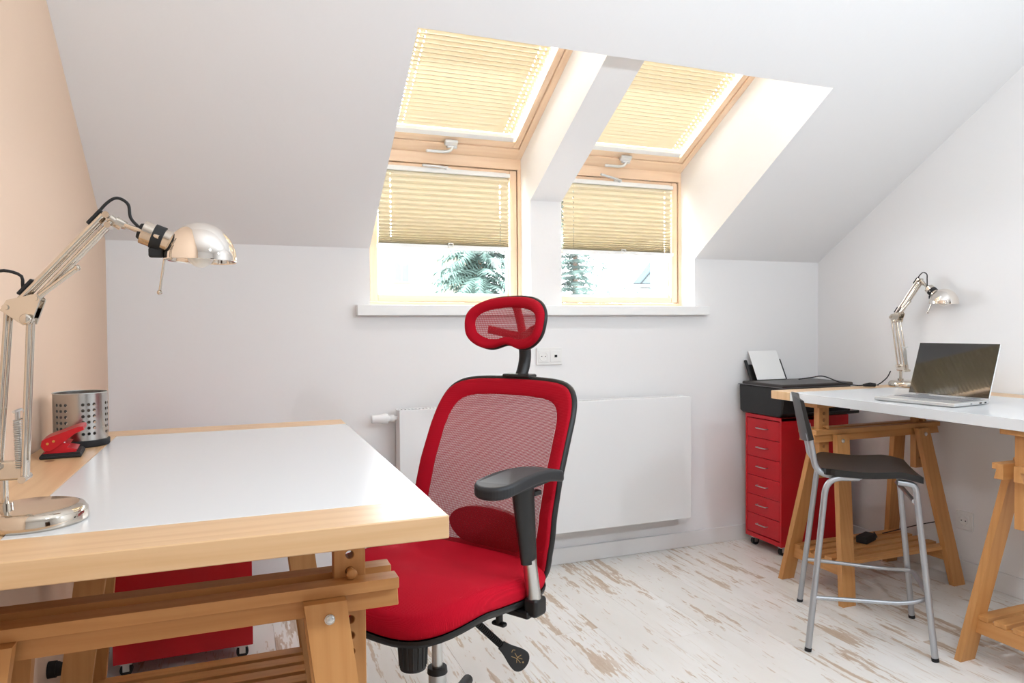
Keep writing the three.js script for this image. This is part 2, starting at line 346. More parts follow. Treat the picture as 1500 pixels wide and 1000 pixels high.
// ───────────────────────── desks and trestles ─────────────────────────
function makeDesk(name, label, pos, mirror, len) {       // local: x across (0 = wall side), z along, top at y = 0
  const t = thing(name, label, 'desk', pos);
  const W = 0.776, T = 0.0368, e = 0.117, s = 0.147, m = mirror;
  const X = (a, b) => (m > 0 ? [a, b] : [-b, -a]);
  const B = (a, b, z0, z1, gr, n, mat, top = 0, r = 0.0025) => { const [p, q] = X(a, b); return obj(n, bx(p, q, -T, top, z0, z1, r, gr), mat, t); };
  B(0, W, 0, e, 'x', 'end_rail', M.pine); B(0, W, len - e, len, 'x', 'end_rail', M.pine);
  B(0, s, e + 0.0004, len - e - 0.0004, 'z', 'side_rail', M.pine);
  B(s + 0.0006, W, e + 0.0006, len - e - 0.0006, 'z', 'white_top', M.deskWhite, 0.0002, 0.0012);
  return t;
}
makeDesk('desk', 'pine-edged desk with white top carrying the perforated cup, by the peach wall', [XL + 0.003, 0.851, 0.76], 1, 1.268);
makeDesk('desk', 'pine-edged desk with white top carrying the laptop, by the white wall', [-0.012, 0.851, 0.531], -1, 1.265);
function makeTrestle(label, pos, headY) {
  const t = thing('trestle', label, 'trestle', pos, 0, 'wooden trestles under the desks');
  const hl = 0.362, ly = headY;
  // dovetail rails either side of the uprights
  for (const s of [-1, 1]) {
    const z0 = 0.0165;
    const prof = [[z0, 0], [z0 + 0.036, 0], [z0 + 0.036, -0.019], [z0 + 0.022, -0.019], [z0 + 0.030, -0.05], [z0, -0.05]].map(([z, y]) => [s * z, ly + y]);
    obj('rail', prismX(s > 0 ? prof.reverse() : prof, -hl, hl, 0.0015), M.beech, t);
  }
  for (const sx of [-1, 1]) {
    // height-adjusting upright with a row of holes and a peg
    const holes = new THREE.Shape(); const w = 0.027, y0 = headY - 0.21, y1 = 0.793;
    holes.moveTo(-w, y0); holes.lineTo(w, y0); holes.lineTo(w, y1); holes.lineTo(-w, y1); holes.lineTo(-w, y0);
    const pegY = headY + 0.009;
    for (let k = -7; k <= 4; k++) { const y = pegY + k * 0.0285; if (y > y0 + 0.02 && y < y1 - 0.012) { const h = new THREE.Path(); h.absarc(0, y, 0.0072, 0, 6.2832, true); holes.holes.push(h); } }
    const g = new THREE.ExtrudeGeometry(holes, { depth: 0.028, bevelEnabled: true, bevelSize: 0.0012, bevelThickness: 0.0012, bevelOffset: -0.0012, bevelSegments: 1, curveSegments: 12 });
    g.translate(0, 0, -0.014); const u = uvBox(g, 'y', rnd(), rnd()); u.translate(sx * 0.283, 0, 0);
    obj('upright', u, M.beech, t);
    obj('peg', [rod(V(sx * 0.283 + 0.001, pegY, -0.034), V(sx * 0.283 + 0.001, pegY, 0.034), 0.0068), ball(0.0095, sx * 0.283 + 0.001, pegY, 0.033, 1, 1, 0.5)], M.beech, t);
    for (const sz of [-1, 1]) {
      // splayed leg: board between a top and a foot rectangle
      const T0 = V(sx * 0.235, headY - 0.019, sz * 0.06), F0 = V(sx * 0.316, 0, sz * 0.174);
      const hw = 0.034, ht = 0.0125, pos8 = [];
      for (const [P, y] of [[T0, headY - 0.02], [F0, 0]]) for (const [a, b] of [[-1, -1], [1, -1], [1, 1], [-1, 1]]) pos8.push(V(P.x + a * hw, y, P.z + b * ht));
      const q = (a, b, c, d) => [a, b, c, a, c, d], order = [...q(0, 3, 2, 1), ...q(4, 5, 6, 7), ...q(0, 1, 5, 4), ...q(1, 2, 6, 5), ...q(2, 3, 7, 6), ...q(3, 0, 4, 7)];
      const pa = []; for (const i of order) pa.push(pos8[i].x, pos8[i].y, pos8[i].z);
      let lg = new THREE.BufferGeometry(); lg.setAttribute('position', new THREE.Float32BufferAttribute(pa, 3)); lg.computeVertexNormals(); lg = uvBox(lg, 'y', rnd(), rnd());
      const leg = obj('leg', lg, M.beech, t);
      const by = headY - 0.046, bz = sz * (0.06 + 0.0125 + 0.0035);
      obj('bolt', [rod(V(sx * 0.241, by, bz), V(sx * 0.241, by, bz + sz * 0.003), 0.0085), ball(0.0075, sx * 0.241, by, bz + sz * 0.003, 1, 1, 0.45)], M.steel, leg);
    }
    // cross rail that carries the shelf
    obj('cross_rail', bx(sx * 0.29 - 0.0125, sx * 0.29 + 0.0125, 0.102, 0.15, -0.152, 0.152, 0.002, 'z'), M.beech, t);
  }
  obj('top_plate', bx(-0.345, 0.345, 0.7935, 0.814, -0.04, 0.04, 0.002), M.beech, t);
  for (let k = 0; k < 5; k++) { const z = -0.122 + k * 0.061; obj('shelf_slat', bx(-0.305, 0.305, 0.1502, 0.1662, z - 0.021, z + 0.021, 0.002), M.beech, t); }
  return t;
}
makeTrestle('trestle with wooden pegs under the end of the cup desk nearest the lamp', [-3.137, 0, 1.84], 0.715);
makeTrestle('trestle under the wall end of the cup desk beside the red drawers', [-3.13, 0, 0.985], 0.715);
makeTrestle('trestle under the laptop desk straddling the space beside the printer cabinet', [-0.412, 0, 0.735], 0.7);
makeTrestle('trestle under the laptop desk end away from the window wall', [-0.412, 0, 1.585], 0.7);

// ───────────────────────── red drawer cabinets ─────────────────────────
function drawerCabinet(label, pos, turn) {               // local: drawers face +z, width x 0.28, depth z 0.43
  const t = thing('drawer_cabinet', label, 'cabinet', pos, turn);
  const w = 0.264, d = 0.43, y0 = 0.05, y1 = 0.688;
  obj('body', [bx(-w / 2, -w / 2 + 0.012, y0, y1, -d / 2, d / 2, 0.002, 'y'), bx(w / 2 - 0.012, w / 2, y0, y1, -d / 2, d / 2, 0.002, 'y'), bx(-w / 2, w / 2, y1 - 0.018, y1, -d / 2, d / 2 + 0.0005, 0.002), bx(-w / 2 + 0.006, w / 2 - 0.006, y0, y0 + 0.022, -d / 2, d / 2, 0.002), bx(-w / 2 + 0.006, w / 2 - 0.006, y0, y1 - 0.01, -d / 2, -d / 2 + 0.01, 0.001)], M.redSteel, t);
  const n = 6, a = y0 + 0.026, b = y1 - 0.021, hgt = (b - a) / n;
  for (let k = 0; k < n; k++) {
    const dr = obj('drawer', bx(-w / 2 + 0.0135, w / 2 - 0.0135, a + k * hgt + 0.001, a + (k + 1) * hgt - 0.001, d / 2 - 0.3, d / 2 - 0.001, 0.002), M.redSteel, t);
    const cy = a + (k + 0.5) * hgt + 0.004;
    obj('handle', [bent([V(-0.036, cy, d / 2 - 0.002), V(-0.036, cy, d / 2 + 0.017), V(0.036, cy, d / 2 + 0.017), V(0.036, cy, d / 2 - 0.002)], 0.0028, 0.006, 30, 8)], M.steel, dr);
    obj('label_slot', bx(-0.024, 0.024, cy + 0.007, cy + 0.026, d / 2 - 0.0015, d / 2 - 0.0002, 0.0004), M.redSteel, dr);
  }
  for (const [sx, sz] of [[-1, -1], [1, -1], [-1, 1], [1, 1]]) {
    const c = obj('castor', [rod(V(sx * 0.1 - 0.009, 0.02, sz * 0.18), V(sx * 0.1 + 0.009, 0.02, sz * 0.18), 0.02, 0.02, 18)], M.rubber, t);
    obj('fork', [bx(sx * 0.1 - 0.014, sx * 0.1 + 0.014, 0.038, 0.05, sz * 0.18 - 0.018, sz * 0.18 + 0.018, 0.002), bx(sx * 0.1 - 0.014, sx * 0.1 - 0.0105, 0.016, 0.04, sz * 0.18 - 0.01, sz * 0.18 + 0.01, 0.001), bx(sx * 0.1 + 0.0105, sx * 0.1 + 0.014, 0.016, 0.04, sz * 0.18 - 0.01, sz * 0.18 + 0.01, 0.001)], M.steel, c);
  }
  return t;
}
drawerCabinet('tall red metal drawer cabinet on castors carrying the black printer', [-0.343, 0, 0.207], -Math.PI / 2);
drawerCabinet('red metal drawer cabinet on castors under the cup desk', [-3.213, 0, 0.365], Math.PI / 2);

// ───────────────────────── radiator and sockets ─────────────────────────
{
  const t = thing('radiator', 'flat white panel radiator on the wall under the windows', 'radiator', [0, 0, 0]);
  const x0 = -2.395, x1 = -0.918, y0 = 0.179, y1 = 0.793;
  obj('front_panel', bx(x0, x1, y0, y1, 0.098, 0.11, 0.004), M.radiator, t);
  obj('rear_panel', bx(x0 + 0.02, x1 - 0.02, y0 + 0.02, y1 - 0.02, 0.034, 0.044, 0.002), M.radiator, t);
  obj('side_cover', bx(x0 + 0.0005, x0 + 0.006, y0 + 0.01, y1 - 0.003, 0.032, 0.0985, 0.001), M.radiator, t);
  obj('side_cover', bx(x1 - 0.006, x1 - 0.0005, y0 + 0.01, y1 - 0.003, 0.032, 0.0985, 0.001), M.radiator, t);
  const bars = []; for (let x = x0 + 0.012; x < x1 - 0.01; x += 0.016) bars.push(new THREE.BoxGeometry(0.008, 0.003, 0.056).translate(x, y1 - 0.004, 0.067));
  bars.push(bx(x0, x1, y1 - 0.006, y1 - 0.001, 0.03, 0.042, 0.001), bx(x0, x1, y1 - 0.006, y1 - 0.001, 0.092, 0.1, 0.001));
  obj('top_grille', bars, M.radiator, t);
  const fins = []; for (let x = x0 + 0.03; x < x1 - 0.03; x += 0.04) fins.push(new THREE.BoxGeometry(0.002, y1 - y0 - 0.06, 0.05).translate(x, (y0 + y1) / 2, 0.071));
  obj('convector_fins', fins, M.radiator, t).userData.kind = 'stuff';
  for (const x of [x0 + 0.3, x1 - 0.3]) obj('bracket', bx(x - 0.02, x + 0.02, y0 + 0.06, y1 - 0.06, 0.0005, 0.036, 0.002), M.radiator, t);
  const v = lathe([[0.0001, 0], [0.016, 0], [0.0175, 0.003], [0.019, 0.04], [0.0225, 0.046], [0.0225, 0.066], [0.02, 0.07], [0.012, 0.072], [0.012, 0.082], [0.0145, 0.083], [0.0145, 0.097], [0.009, 0.098], [0.009, 0.115]], 28);
  v.rotateZ(-Math.PI / 2); const vm = obj('thermostat_valve', v, M.radiator, t); vm.position.set(x0 - 0.112, y1 - 0.037, 0.07);
  obj('feed_pipe', [rod(V(x0 - 0.022, y1 - 0.037, 0.0145), V(x0 - 0.022, y1 - 0.037, 0.07), 0.008)], M.radiator, t);
}
function socketPlate(label, pos, turn, n) {              // local: faces +z, n round sockets side by side
  const t = thing('wall_socket', label, 'socket', pos, turn); const w = 0.081 * 1;
  obj('plate', bx(-(n > 1 ? 0.0665 : 0.041), n > 1 ? 0.0665 : 0.041, -0.041, 0.041, 0.0005, 0.009, 0.003), M.socket, t);
  for (let k = 0; k < n; k++) {
    const cx = (k - (n - 1) / 2) * 0.064;
    const ins = obj('insert', bx(cx - 0.028, cx + 0.028, -0.028, 0.028, 0.008, 0.0115, 0.002), M.socket, t);
    if (n === 1 || k === 0) {
      const ring = lathe([[0.0001, 0.004], [0.018, 0.004], [0.0195, 0.0135], [0.022, 0.0135], [0.022, 0.009]], 28); ring.rotateX(Math.PI / 2); ring.translate(cx, 0, 0);
      obj('well', ring, M.socket, ins);
      obj('pin_hole', [rod(V(cx - 0.0095, 0, 0.004), V(cx - 0.0095, 0, 0.0125), 0.0026), rod(V(cx + 0.0095, 0, 0.004), V(cx + 0.0095, 0, 0.0125), 0.0026)], M.dark, ins);
    } else obj('network_port', [bx(cx - 0.007, cx + 0.007, -0.006, 0.006, 0.011, 0.012, 0.0005)], M.dark, ins);
  }
}
socketPlate('double white wall socket half hidden behind the chair headrest', [-1.648, 1.004, 0], 0, 2);
socketPlate('single white wall socket low on the wall behind the trestles', [0, 0.264, 0.873], -Math.PI / 2, 1);

// ───────────────────────── swivel chair ─────────────────────────
{
  const t = thing('swivel_chair', 'red mesh swivel chair with headrest and black armrests', 'chair', [-2.555, 0, 1.31], -58 * D2R);
  // seat: superellipse plan with a waterfall front
  const hx = 0.252, hz = 0.252, NR = 14, NA = 72;
  const topY = (x, z) => 0.545 - 0.016 * Math.exp(-((x / 0.16) ** 2 + ((z + 0.03) / 0.15) ** 2)) - 0.062 * Math.pow(clamp((z - 0.08) / 0.17), 1.8) - 0.012 * Math.pow(Math.abs(x) / hx, 4) - 0.03 * clamp((0.1 - z) / 0.35) + 0.006;
  const edge = (a) => { const c = Math.cos(a), s = Math.sin(a), n = 3.3; const r = Math.pow(Math.pow(Math.abs(c) / hx, n) + Math.pow(Math.abs(s) / hz, n), -1 / n); return [r * c, r * s]; };
  const rings = [];
  for (let i = 0; i <= NR; i++) rings.push([i / NR * 0.94, 0]);
  for (const [f, dy] of [[0.965, 0.006], [0.985, 0.016], [1.0, 0.034], [0.998, 0.05], [0.985, 0.062], [0.96, 0.07], [0.5, 0.074], [0.001, 0.074]]) rings.push([f, dy]);
  const pos = [], uv = [], idx = [];
  rings.forEach(([f, dy]) => { for (let k = 0; k <= NA; k++) { const [ex, ez] = edge(k / NA * 6.28318), x = ex * f, z = ez * f; const ty = topY(x, z); pos.push(x, ty - dy * 0.78, z); uv.push(x, z - dy); } });
  for (let i = 0; i < rings.length - 1; i++) for (let k = 0; k < NA; k++) { const a = i * (NA + 1) + k, b = a + NA + 1; idx.push(a, a + 1, b, a + 1, b + 1, b); }
  const sg = new THREE.BufferGeometry(); sg.setAttribute('position', new THREE.Float32BufferAttribute(pos, 3)); sg.setAttribute('uv', new THREE.Float32BufferAttribute(uv, 2)); sg.setIndex(idx); sg.computeVertexNormals();
  obj('seat', sg, M.redFabric, t);
  // black seat shell that follows the underside
  const sp = [], si = []; const shellRings = [[0.995, -0.062], [1.003, -0.068], [0.99, -0.082], [0.9, -0.092], [0.4, -0.096], [0.001, -0.096]];
  shellRings.forEach(([f, dy]) => { for (let k = 0; k <= NA; k++) { const [ex, ez] = edge(k / NA * 6.28318), x = ex * f, z = ez * f; sp.push(x, topY(x, z) + dy * 0.8, z); } });
  for (let i = 0; i < shellRings.length - 1; i++) for (let k = 0; k < NA; k++) { const a = i * (NA + 1) + k, b = a + NA + 1; si.push(a, a + 1, b, a + 1, b + 1, b); }
  const shg = new THREE.BufferGeometry(); shg.setAttribute('position', new THREE.Float32BufferAttribute(sp, 3)); shg.setIndex(si); shg.computeVertexNormals();
  obj('seat_shell', shg, M.blackPlastic, t);
  // backrest surface
  const spine = [[0.44, -0.205], [0.55, -0.19], [0.65, -0.205], [0.75, -0.236], [0.85, -0.28], [0.95, -0.332], [1.0, -0.36]];
  const spineZ = (y) => { for (let i = 1; i < spine.length; i++) if (y <= spine[i][0] || i === spine.length - 1) { const [a, b] = [spine[i - 1], spine[i]]; return mix(a[1], b[1], (y - a[0]) / (b[0] - a[0])); } };
  const bz = (s, y) => spineZ(y) + 0.55 * s * s;
  const bY0 = 0.452, bY1 = 0.985;
  const outline = (k, inset = 0) => {                    // closed outline, k in 0..1, returns [s, y]
    const a = k * 6.28318, c = Math.cos(a), s = Math.sin(a), n = 7, r = Math.pow(Math.pow(Math.abs(c), n) + Math.pow(Math.abs(s), n), -1 / n);
    const yn = r * s, sn = r * c, y = mix(bY0, bY1, (yn + 1) / 2);
    const half = 0.248 - 0.004 * Math.pow(clamp((y - 0.7) / 0.285), 2) - 0.03 * Math.pow(clamp((0.62 - y) / 0.17), 2);
    const crown = 0.007 * (1 - sn * sn) * (yn > 0 ? yn : 0);
    const f = 1 - inset / 0.246, g = 1 - inset / 0.266;
    const yc = (bY0 + bY1) / 2;
    return [sn * half * f, yc + (y + crown - yc) * g];
  };
  const NB = 120;
  const loft = (insets, dz, mat, name, parent) => {      // rings of the outline, from outer to inner
    const p = [], u = [], ii = [];
    insets.forEach((ins, r) => { for (let k = 0; k <= NB; k++) { const [s, y] = outline(k / NB, ins); p.push(s, y, bz(s, y) + dz[r]); u.push(s, y); } });
    for (let r = 0; r < insets.length - 1; r++) for (let k = 0; k < NB; k++) { const a = r * (NB + 1) + k, b = a + NB + 1; ii.push(a, b, a + 1, a + 1, b, b + 1); }
    const g = new THREE.BufferGeometry(); g.setAttribute('position', new THREE.Float32BufferAttribute(p, 3)); g.setAttribute('uv', new THREE.Float32BufferAttribute(u, 2)); g.setIndex(ii); g.computeVertexNormals();
    return obj(name, g, mat, parent);
  };
  const bk = new THREE.Group(); bk.name = 'backrest'; t.add(bk);
  loft([0.006, 0.001, 0.002, 0.008, 0.028, 0.042, 0.046], [-0.012, -0.004, 0.006, 0.01, 0.01, 0.005, 0.0], M.redBorder, 'border', bk);
  const insets = [0.0455]; for (let i = 1; i <= 10; i++) insets.push(mix(0.0455, 0.2459, i / 10));
  loft(insets, insets.map(() => 0.0015), M.redMesh, 'mesh_panel', bk);
  const fr = []; for (let k = 0; k < 90; k++) { const [s, y] = outline(k / 90, 0.002); fr.push(V(s, y, bz(s, y) - 0.012)); }
  obj('frame', tube(fr, 0.0098, 200, 10, true), M.blackPlastic, bk);
  // lumbar support behind the net
  const lum = new THREE.Shape(); lum.moveTo(-0.14, 0.44); lum.lineTo(-0.15, 0.475); lum.lineTo(-0.112, 0.52); lum.bezierCurveTo(-0.19, 0.545, -0.205, 0.575, -0.17, 0.598); lum.bezierCurveTo(-0.1, 0.64, 0.1, 0.64, 0.17, 0.598); lum.bezierCurveTo(0.205, 0.575, 0.19, 0.545, 0.112, 0.52); lum.lineTo(0.15, 0.475); lum.lineTo(0.14, 0.44); lum.closePath();
  const lg = new THREE.ExtrudeGeometry(lum, { depth: 0.014, bevelEnabled: true, bevelSize: 0.003, bevelThickness: 0.003, bevelSegments: 2, curveSegments: 20 });
  lg.scale(0.78, 1, 1); lg.translate(0, 0, -0.232); obj('lumbar_support', lg, M.blackPlastic, bk);
  // spine bar behind the back, down to the mechanism
  obj('spine_bar', [tube([V(0, 0.43, -0.1), V(0, 0.425, -0.2), V(0, 0.47, -0.262), V(0, 0.56, -0.252)], 0.022, 30, 10)], M.blackPlastic, bk);
  // headrest: padded ring, net, bracket and curved stem
  const hd = new THREE.Group(); hd.name = 'headrest'; t.add(hd);
  const hz0 = -0.318, hOut = (k, inset) => { const a = k * 6.28318, c = Math.cos(a), s = Math.sin(a), n = 2.7, r = Math.pow(Math.pow(Math.abs(c), n) + Math.pow(Math.abs(s), n), -1 / n);
    const yn = r * s, sn = r * c, half = 0.142 + 0.01 * yn - (yn < -0.2 ? 0.012 * (yn + 0.2) ** 2 : 0), f = 1 - inset / 0.142, g = 1 - inset / 0.078;
    const dip = yn < 0 ? 0.02 * Math.exp(-((sn / 0.35) ** 2)) * (-yn) : 0.006 * (1 - sn * sn) * yn; return [sn * half * f, 1.153 + (yn * 0.078 + dip) * g]; };
  const hBend = (s, y) => hz0 + 1.5 * s * s - 0.2 * (y - 1.15);
  const hRing = (ins, dz, mat, nm) => { const p = [], u = [], ii = []; ins.forEach((q, r) => { for (let k = 0; k <= 80; k++) { const [s, y] = hOut(k / 80, q); p.push(s, y, hBend(s, y) + dz[r]); u.push(s, y); } });
    for (let r = 0; r < ins.length - 1; r++) for (let k = 0; k < 80; k++) { const a = r * 81 + k, b = a + 81; ii.push(a, b, a + 1, a + 1, b, b + 1); }
    const g = new THREE.BufferGeometry(); g.setAttribute('position', new THREE.Float32BufferAttribute(p, 3)); g.setAttribute('uv', new THREE.Float32BufferAttribute(u, 2)); g.setIndex(ii); g.computeVertexNormals(); return obj(nm, g, mat, hd); };
  hRing([0.006, 0.001, 0.001, 0.006, 0.016, 0.026, 0.031], [-0.016, -0.008, 0.004, 0.012, 0.015, 0.009, 0.0], M.redBorder, 'border');
  hRing([0.031, 0.042, 0.055, 0.067, 0.0775], [0, 0.001, 0.001, 0.001, 0.001], M.redMesh, 'mesh_panel');
  const hf = []; for (let k = 0; k < 60; k++) { const [s, y] = hOut(k / 60, 0.003); hf.push(V(s, y, hBend(s, y) - 0.014)); }
  obj('frame', tube(hf, 0.0068, 120, 8, true), M.blackPlastic, hd);
  obj('bracket', [tube([V(0, 1.226, -0.345), V(0.0, 1.19, -0.368), V(0.0, 1.13, -0.388), V(0, 1.09, -0.39)], 0.013, 24, 8), tube([V(-0.085, 1.14, -0.33), V(0, 1.12, -0.382), V(0.085, 1.14, -0.33)], 0.012, 20, 8)], M.redPlastic, hd);
  const stem = tube([V(0, 0.985, -0.374), V(0, 1.03, -0.396), V(0, 1.07, -0.402), V(0, 1.125, -0.39)], 0.0185, 24, 12); stem.scale(1, 1, 1);
  obj('stem', stem, M.blackPlastic, hd);
  obj('collar', rbox(0.1, 0.011, 0.045, 0.005, 0, 1.0, -0.372), M.blackPlastic, hd);
  // armrests
  for (const s of [1, -1]) {
    const arm = new THREE.Group(); arm.name = 'armrest'; t.add(arm); arm.position.set(s * 0.272, 0, -0.01); const low = s > 0 ? 0 : 0.095;   // the arm on the desk side is set lower
    const padShape = new THREE.Shape(); padShape.moveTo(-0.028, -0.12); padShape.bezierCurveTo(-0.03, -0.15, 0.03, -0.15, 0.028, -0.12); padShape.bezierCurveTo(0.03, -0.03, 0.046, 0.04, 0.044, 0.1); padShape.bezierCurveTo(0.04, 0.15, -0.04, 0.15, -0.044, 0.1); padShape.bezierCurveTo(-0.046, 0.04, -0.03, -0.03, -0.028, -0.12);
    const pg = new THREE.ExtrudeGeometry(padShape, { depth: 0.012, bevelEnabled: true, bevelSize: 0.008, bevelThickness: 0.009, bevelSegments: 5, curveSegments: 20, steps: 1 });
    pg.rotateX(Math.PI / 2);                             // shape y -> z, extrusion downwards
    const pp = pg.attributes.position; for (let i = 0; i < pp.count; i++) { const z = pp.getZ(i); pp.setY(i, pp.getY(i) + 0.795 - low - 0.9 * z * z * (z < 0 ? 1.1 : 0.8)); } pg.computeVertexNormals();
    obj('pad', pg, M.blackSoft, arm);
    const post = new THREE.CylinderGeometry(0.030, 0.021, 0.2, 20, 1); post.scale(0.72, 1, 1.25); post.applyMatrix4(new THREE.Matrix4().makeShear(0, 0, 0, 0, 0, 0)); post.translate(0, 0.675 - low, -0.015);
    const q = post.attributes.position; for (let i = 0; i < q.count; i++) q.setZ(i, q.getZ(i) + (q.getY(i) + low - 0.58) * 0.13 - 0.012); post.computeVertexNormals();
    obj('post_sleeve', post, M.blackPlastic, arm);
    const chromeTube = rod(V(0, 0.47, -0.05), V(0, 0.585 - low, -0.028), 0.0175, 0.0175, 20); obj('post', chromeTube, M.steel, arm);
    obj('foot', [rbox(0.04, 0.046, 0.05, 0.009, 0, 0.462, -0.052), rbox(0.1, 0.018, 0.05, 0.005, -s * 0.05, 0.444, -0.045)], M.blackPlastic, arm);
    obj('height_button', rbox(0.02, 0.012, 0.03, 0.003, s * 0.004, 0.742 - low, -0.05), M.blackPlastic, arm);
  }
  // mechanism, lift and base
  obj('mechanism', [rbox(0.18, 0.036, 0.24, 0.012, 0, 0.436, -0.03), rbox(0.34, 0.012, 0.06, 0.004, 0, 0.445, -0.05)], M.blackPlastic, t);
  const kx = 0.112, kz = 0.2, ribs = Array.from({ length: 16 }, (_, i) => { const c = Math.cos(i * 0.3927), q = Math.sin(i * 0.3927); return rod(V(kx + 0.0305 * c, 0.372, kz + 0.0305 * q), V(kx + 0.0335 * c, 0.425, kz + 0.0335 * q), 0.002, 0.002, 6); });
  obj('tension_knob', [new THREE.CylinderGeometry(0.034, 0.03, 0.07, 24).translate(kx, 0.4, kz), ...ribs], M.blackPlastic, t);
  obj('knob_shaft', rod(V(kx - 0.06, 0.432, kz - 0.12), V(kx, 0.432, kz), 0.012, 0.012, 12), M.blackPlastic, t);
  obj('gas_lift', rod(V(0, 0.24, 0), V(0, 0.43, 0), 0.014, 0.014, 24), M.steel, t);
  obj('lift_collar', rod(V(0, 0.243, 0), V(0, 0.258, 0), 0.027, 0.025, 24), M.blackPlastic, t);
  obj('lift_sleeve', rod(V(0, 0.1, 0), V(0, 0.244, 0), 0.0235, 0.0235, 24), M.steel, t);
  // tilt lever: ribbed bellows and a flat paddle with a printed figure
  const L0 = V(0.145, 0.422, 0.02), L1 = V(0.152, 0.325, -0.08), dirL = L1.clone().sub(L0).normalize();
  const bel = [rod(L0, L1, 0.0065)]; for (let i = 0; i < 16; i++) { const c = L0.clone().lerp(L1, 0.1 + i * 0.056); bel.push(rod(c, c.clone().addScaledVector(dirL, 0.003), 0.0095, 0.0095, 12)); }
  const lever = obj('lever', bel, M.blackPlastic, t);
  const pad2 = new THREE.Shape(); pad2.moveTo(-0.01, 0); pad2.lineTo(0.01, 0); pad2.bezierCurveTo(0.014, 0.03, 0.026, 0.04, 0.026, 0.062); pad2.bezierCurveTo(0.024, 0.084, -0.024, 0.084, -0.026, 0.062); pad2.bezierCurveTo(-0.026, 0.04, -0.014, 0.03, -0.01, 0);
  const pdg = new THREE.ExtrudeGeometry(pad2, { depth: 0.007, bevelEnabled: true, bevelSize: 0.002, bevelThickness: 0.002, bevelSegments: 2 });
  const paddle = obj('paddle', pdg, M.blackPlastic, lever); paddle.position.copy(L1);
  const zAx = V(0.6, 0.42, 0.68).normalize(), yAx = dirL.clone().addScaledVector(zAx, -dirL.dot(zAx)).normalize(), xAx = new THREE.Vector3().crossVectors(yAx, zAx);
  paddle.quaternion.setFromRotationMatrix(new THREE.Matrix4().makeBasis(xAx, yAx, zAx));
  const mark = (pts, r) => tube(pts.map(([x, y]) => V(x, y, 0.0094)), r, 16, 6);
  const printMat = std({ color: '#a98a5a', roughness: 0.5 });
  obj('pictogram', [mark([[-0.006, 0.062], [-0.002, 0.05], [-0.006, 0.038]], 0.0009), mark([[0.004, 0.064], [0.002, 0.05], [0.006, 0.036]], 0.0009), mark([[-0.012, 0.054], [0, 0.05], [0.01, 0.056]], 0.0009), mark([[-0.012, 0.035], [-0.008, 0.03], [-0.002, 0.031]], 0.0009), ball(0.0022, -0.001, 0.068, 0.0092, 1, 1, 0.3)], printMat, lever.children[0]).parent = lever.children[0];
  const st2 = obj('tilt_wing', [rod(V(0.185, 0.408, -0.03), V(0.185, 0.45, -0.03), 0.009), rbox(0.04, 0.011, 0.018, 0.005, 0.185, 0.407, -0.03)], M.blackPlastic, t);
  for (let i = 0; i < 5; i++) {
    const a = i * 1.2566 + 0.5, c = Math.cos(a), s = Math.sin(a);
    const leg = obj('base_leg', [rod(V(c * 0.02, 0.105, s * 0.02), V(c * 0.3, 0.075, s * 0.3), 0.024, 0.016, 12)], M.blackPlastic, t);
    obj('castor', [rod(V(c * 0.3 - s * 0.022, 0.0275, s * 0.3 + c * 0.022), V(c * 0.3 + s * 0.022, 0.0275, s * 0.3 - c * 0.022), 0.0275, 0.0275, 18), rod(V(c * 0.3, 0.03, s * 0.3), V(c * 0.3, 0.078, s * 0.3), 0.008)], M.blackPlastic, leg);
  }
}

